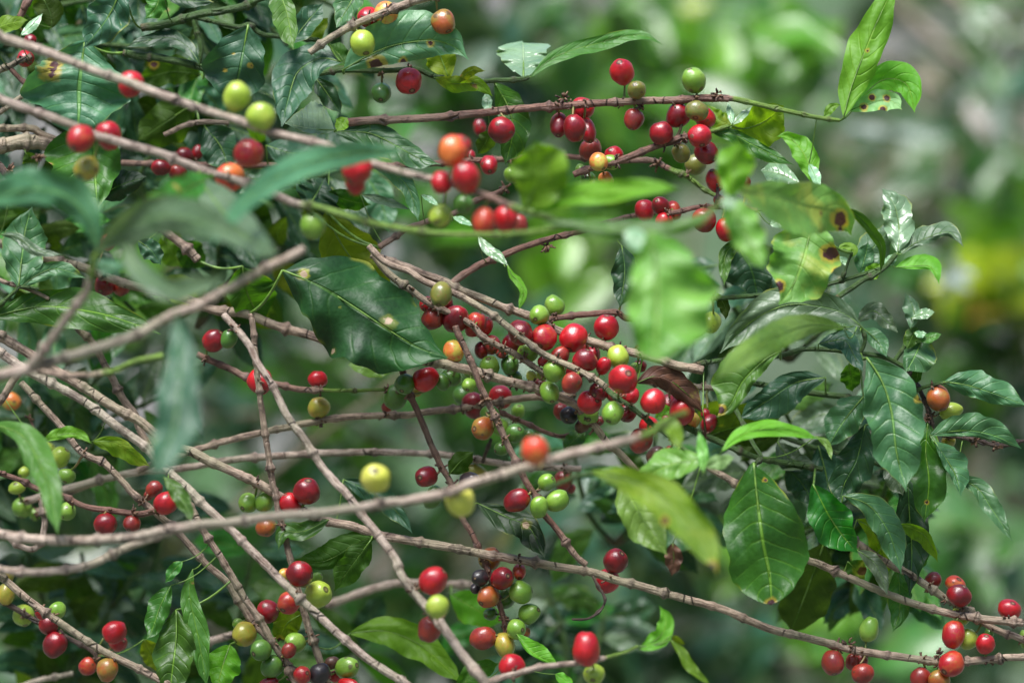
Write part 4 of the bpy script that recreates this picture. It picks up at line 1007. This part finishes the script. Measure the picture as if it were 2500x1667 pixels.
TINT = {'d': (.01,.04,.012), 'g': (.025,.11,.01), 'm': (.06,.2,.04), 't': (.028,.095,.055), 'b': (.06,.2,.006), 'l': (.12,.29,.015), 'y': (.36,.44,.012), 'n': (.25,.21,.18), 's': (.16,.22,.16), 'w': (.28,.33,.32), 'o': (.45,.24,.03)}  # w and s: glossy highlights put into pale leaf colour, for bright bokeh spots
def shrub(label, stems, blobs, seed, name='coffee_shrub'):
    rnd = random.Random(seed); root = bpy.data.objects.new(name, None); C.objects.link(root); root.empty_display_size = .1
    sx = sum(b_[0] for b_ in blobs)/len(blobs); z = sum(b_[5] for b_ in blobs)/len(blobs)
    c = P(sx, 833, z); gz = 0.0
    t = max(0, c.y-4.6); gz = min(t*.75, 14)
    root.location = (c.x, c.y, gz); root['label'] = label; root['category'] = 'shrub'; root['group'] = 'shrubs out of focus behind the branches'
    base = Vector(root.location)
    for pts, r, zz, bk in stems:
        q = [tuple(float(v) for v in p.split(',')) for p in pts.split()]
        rows = catmull([[a[0], a[1], zz, r] for a in q], 25)
        cs = [P(a[0], a[1], a[2]) for a in rows]; rs = [a[3]*PX(a[2])*(1+.2*noise.noise(Vector((i*.7, a[0], 0)))) for i, a in enumerate(rows)]
        vs, fs, uv = tube(cs, rs, 8)
        mesh_obj('stem', vs, fs, BM[bk], root, base, uv, {'stem': [(0, 0, 0)]*len(vs)}, poff=base)
    vs, fs, tn = [], [], []
    allb = list(blobs)
    for (px_, py_, rad, n, kinds, z_) in allb:
        for k in range(int(n*1.5)):
            a = rnd.uniform(0, 6.28); rr = rad*math.sqrt(rnd.random())
            zz = z_+rnd.gauss(0, 9); p = P(px_+math.cos(a)*rr, py_+math.sin(a)*rr*.9, zz)
            tk_ = rnd.choice(kinds); L = rnd.uniform(.025, .05) if tk_ in 'wso' else rnd.uniform(.04, .09); wd = L*rnd.uniform(.17, .25)
            d = Vector((rnd.gauss(0, 1), rnd.gauss(0, .7), rnd.gauss(-.5, .6))).normalized()
            nrm = Vector((rnd.gauss(0, .6), rnd.gauss(-.5, .5), rnd.gauss(.9, .5))); sd_ = d.cross(nrm).normalized(); up = sd_.cross(d)
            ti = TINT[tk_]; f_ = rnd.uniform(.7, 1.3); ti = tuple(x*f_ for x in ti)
            b0 = len(vs); bend = rnd.uniform(.1, .35)
            for i, (s_, w_) in enumerate(((0, .1), (.2, .75), (.42, 1), (.68, .72), (.88, .28), (1, .02))):
                m_ = p+d*(s_-.5)*L-up*bend*L*(s_-.4)**2
                wv = math.sin(i*2.2+a)*wd*.18
                vs += [m_-sd_*wd*w_+up*(wd*w_*.35+wv), m_, m_+sd_*wd*w_+up*(wd*w_*.35-wv)]; tn += [ti]*3
                if i:
                    o = b0+3*i; fs += [(o-3, o-2, o+1, o), (o-2, o-1, o+2, o+1)]
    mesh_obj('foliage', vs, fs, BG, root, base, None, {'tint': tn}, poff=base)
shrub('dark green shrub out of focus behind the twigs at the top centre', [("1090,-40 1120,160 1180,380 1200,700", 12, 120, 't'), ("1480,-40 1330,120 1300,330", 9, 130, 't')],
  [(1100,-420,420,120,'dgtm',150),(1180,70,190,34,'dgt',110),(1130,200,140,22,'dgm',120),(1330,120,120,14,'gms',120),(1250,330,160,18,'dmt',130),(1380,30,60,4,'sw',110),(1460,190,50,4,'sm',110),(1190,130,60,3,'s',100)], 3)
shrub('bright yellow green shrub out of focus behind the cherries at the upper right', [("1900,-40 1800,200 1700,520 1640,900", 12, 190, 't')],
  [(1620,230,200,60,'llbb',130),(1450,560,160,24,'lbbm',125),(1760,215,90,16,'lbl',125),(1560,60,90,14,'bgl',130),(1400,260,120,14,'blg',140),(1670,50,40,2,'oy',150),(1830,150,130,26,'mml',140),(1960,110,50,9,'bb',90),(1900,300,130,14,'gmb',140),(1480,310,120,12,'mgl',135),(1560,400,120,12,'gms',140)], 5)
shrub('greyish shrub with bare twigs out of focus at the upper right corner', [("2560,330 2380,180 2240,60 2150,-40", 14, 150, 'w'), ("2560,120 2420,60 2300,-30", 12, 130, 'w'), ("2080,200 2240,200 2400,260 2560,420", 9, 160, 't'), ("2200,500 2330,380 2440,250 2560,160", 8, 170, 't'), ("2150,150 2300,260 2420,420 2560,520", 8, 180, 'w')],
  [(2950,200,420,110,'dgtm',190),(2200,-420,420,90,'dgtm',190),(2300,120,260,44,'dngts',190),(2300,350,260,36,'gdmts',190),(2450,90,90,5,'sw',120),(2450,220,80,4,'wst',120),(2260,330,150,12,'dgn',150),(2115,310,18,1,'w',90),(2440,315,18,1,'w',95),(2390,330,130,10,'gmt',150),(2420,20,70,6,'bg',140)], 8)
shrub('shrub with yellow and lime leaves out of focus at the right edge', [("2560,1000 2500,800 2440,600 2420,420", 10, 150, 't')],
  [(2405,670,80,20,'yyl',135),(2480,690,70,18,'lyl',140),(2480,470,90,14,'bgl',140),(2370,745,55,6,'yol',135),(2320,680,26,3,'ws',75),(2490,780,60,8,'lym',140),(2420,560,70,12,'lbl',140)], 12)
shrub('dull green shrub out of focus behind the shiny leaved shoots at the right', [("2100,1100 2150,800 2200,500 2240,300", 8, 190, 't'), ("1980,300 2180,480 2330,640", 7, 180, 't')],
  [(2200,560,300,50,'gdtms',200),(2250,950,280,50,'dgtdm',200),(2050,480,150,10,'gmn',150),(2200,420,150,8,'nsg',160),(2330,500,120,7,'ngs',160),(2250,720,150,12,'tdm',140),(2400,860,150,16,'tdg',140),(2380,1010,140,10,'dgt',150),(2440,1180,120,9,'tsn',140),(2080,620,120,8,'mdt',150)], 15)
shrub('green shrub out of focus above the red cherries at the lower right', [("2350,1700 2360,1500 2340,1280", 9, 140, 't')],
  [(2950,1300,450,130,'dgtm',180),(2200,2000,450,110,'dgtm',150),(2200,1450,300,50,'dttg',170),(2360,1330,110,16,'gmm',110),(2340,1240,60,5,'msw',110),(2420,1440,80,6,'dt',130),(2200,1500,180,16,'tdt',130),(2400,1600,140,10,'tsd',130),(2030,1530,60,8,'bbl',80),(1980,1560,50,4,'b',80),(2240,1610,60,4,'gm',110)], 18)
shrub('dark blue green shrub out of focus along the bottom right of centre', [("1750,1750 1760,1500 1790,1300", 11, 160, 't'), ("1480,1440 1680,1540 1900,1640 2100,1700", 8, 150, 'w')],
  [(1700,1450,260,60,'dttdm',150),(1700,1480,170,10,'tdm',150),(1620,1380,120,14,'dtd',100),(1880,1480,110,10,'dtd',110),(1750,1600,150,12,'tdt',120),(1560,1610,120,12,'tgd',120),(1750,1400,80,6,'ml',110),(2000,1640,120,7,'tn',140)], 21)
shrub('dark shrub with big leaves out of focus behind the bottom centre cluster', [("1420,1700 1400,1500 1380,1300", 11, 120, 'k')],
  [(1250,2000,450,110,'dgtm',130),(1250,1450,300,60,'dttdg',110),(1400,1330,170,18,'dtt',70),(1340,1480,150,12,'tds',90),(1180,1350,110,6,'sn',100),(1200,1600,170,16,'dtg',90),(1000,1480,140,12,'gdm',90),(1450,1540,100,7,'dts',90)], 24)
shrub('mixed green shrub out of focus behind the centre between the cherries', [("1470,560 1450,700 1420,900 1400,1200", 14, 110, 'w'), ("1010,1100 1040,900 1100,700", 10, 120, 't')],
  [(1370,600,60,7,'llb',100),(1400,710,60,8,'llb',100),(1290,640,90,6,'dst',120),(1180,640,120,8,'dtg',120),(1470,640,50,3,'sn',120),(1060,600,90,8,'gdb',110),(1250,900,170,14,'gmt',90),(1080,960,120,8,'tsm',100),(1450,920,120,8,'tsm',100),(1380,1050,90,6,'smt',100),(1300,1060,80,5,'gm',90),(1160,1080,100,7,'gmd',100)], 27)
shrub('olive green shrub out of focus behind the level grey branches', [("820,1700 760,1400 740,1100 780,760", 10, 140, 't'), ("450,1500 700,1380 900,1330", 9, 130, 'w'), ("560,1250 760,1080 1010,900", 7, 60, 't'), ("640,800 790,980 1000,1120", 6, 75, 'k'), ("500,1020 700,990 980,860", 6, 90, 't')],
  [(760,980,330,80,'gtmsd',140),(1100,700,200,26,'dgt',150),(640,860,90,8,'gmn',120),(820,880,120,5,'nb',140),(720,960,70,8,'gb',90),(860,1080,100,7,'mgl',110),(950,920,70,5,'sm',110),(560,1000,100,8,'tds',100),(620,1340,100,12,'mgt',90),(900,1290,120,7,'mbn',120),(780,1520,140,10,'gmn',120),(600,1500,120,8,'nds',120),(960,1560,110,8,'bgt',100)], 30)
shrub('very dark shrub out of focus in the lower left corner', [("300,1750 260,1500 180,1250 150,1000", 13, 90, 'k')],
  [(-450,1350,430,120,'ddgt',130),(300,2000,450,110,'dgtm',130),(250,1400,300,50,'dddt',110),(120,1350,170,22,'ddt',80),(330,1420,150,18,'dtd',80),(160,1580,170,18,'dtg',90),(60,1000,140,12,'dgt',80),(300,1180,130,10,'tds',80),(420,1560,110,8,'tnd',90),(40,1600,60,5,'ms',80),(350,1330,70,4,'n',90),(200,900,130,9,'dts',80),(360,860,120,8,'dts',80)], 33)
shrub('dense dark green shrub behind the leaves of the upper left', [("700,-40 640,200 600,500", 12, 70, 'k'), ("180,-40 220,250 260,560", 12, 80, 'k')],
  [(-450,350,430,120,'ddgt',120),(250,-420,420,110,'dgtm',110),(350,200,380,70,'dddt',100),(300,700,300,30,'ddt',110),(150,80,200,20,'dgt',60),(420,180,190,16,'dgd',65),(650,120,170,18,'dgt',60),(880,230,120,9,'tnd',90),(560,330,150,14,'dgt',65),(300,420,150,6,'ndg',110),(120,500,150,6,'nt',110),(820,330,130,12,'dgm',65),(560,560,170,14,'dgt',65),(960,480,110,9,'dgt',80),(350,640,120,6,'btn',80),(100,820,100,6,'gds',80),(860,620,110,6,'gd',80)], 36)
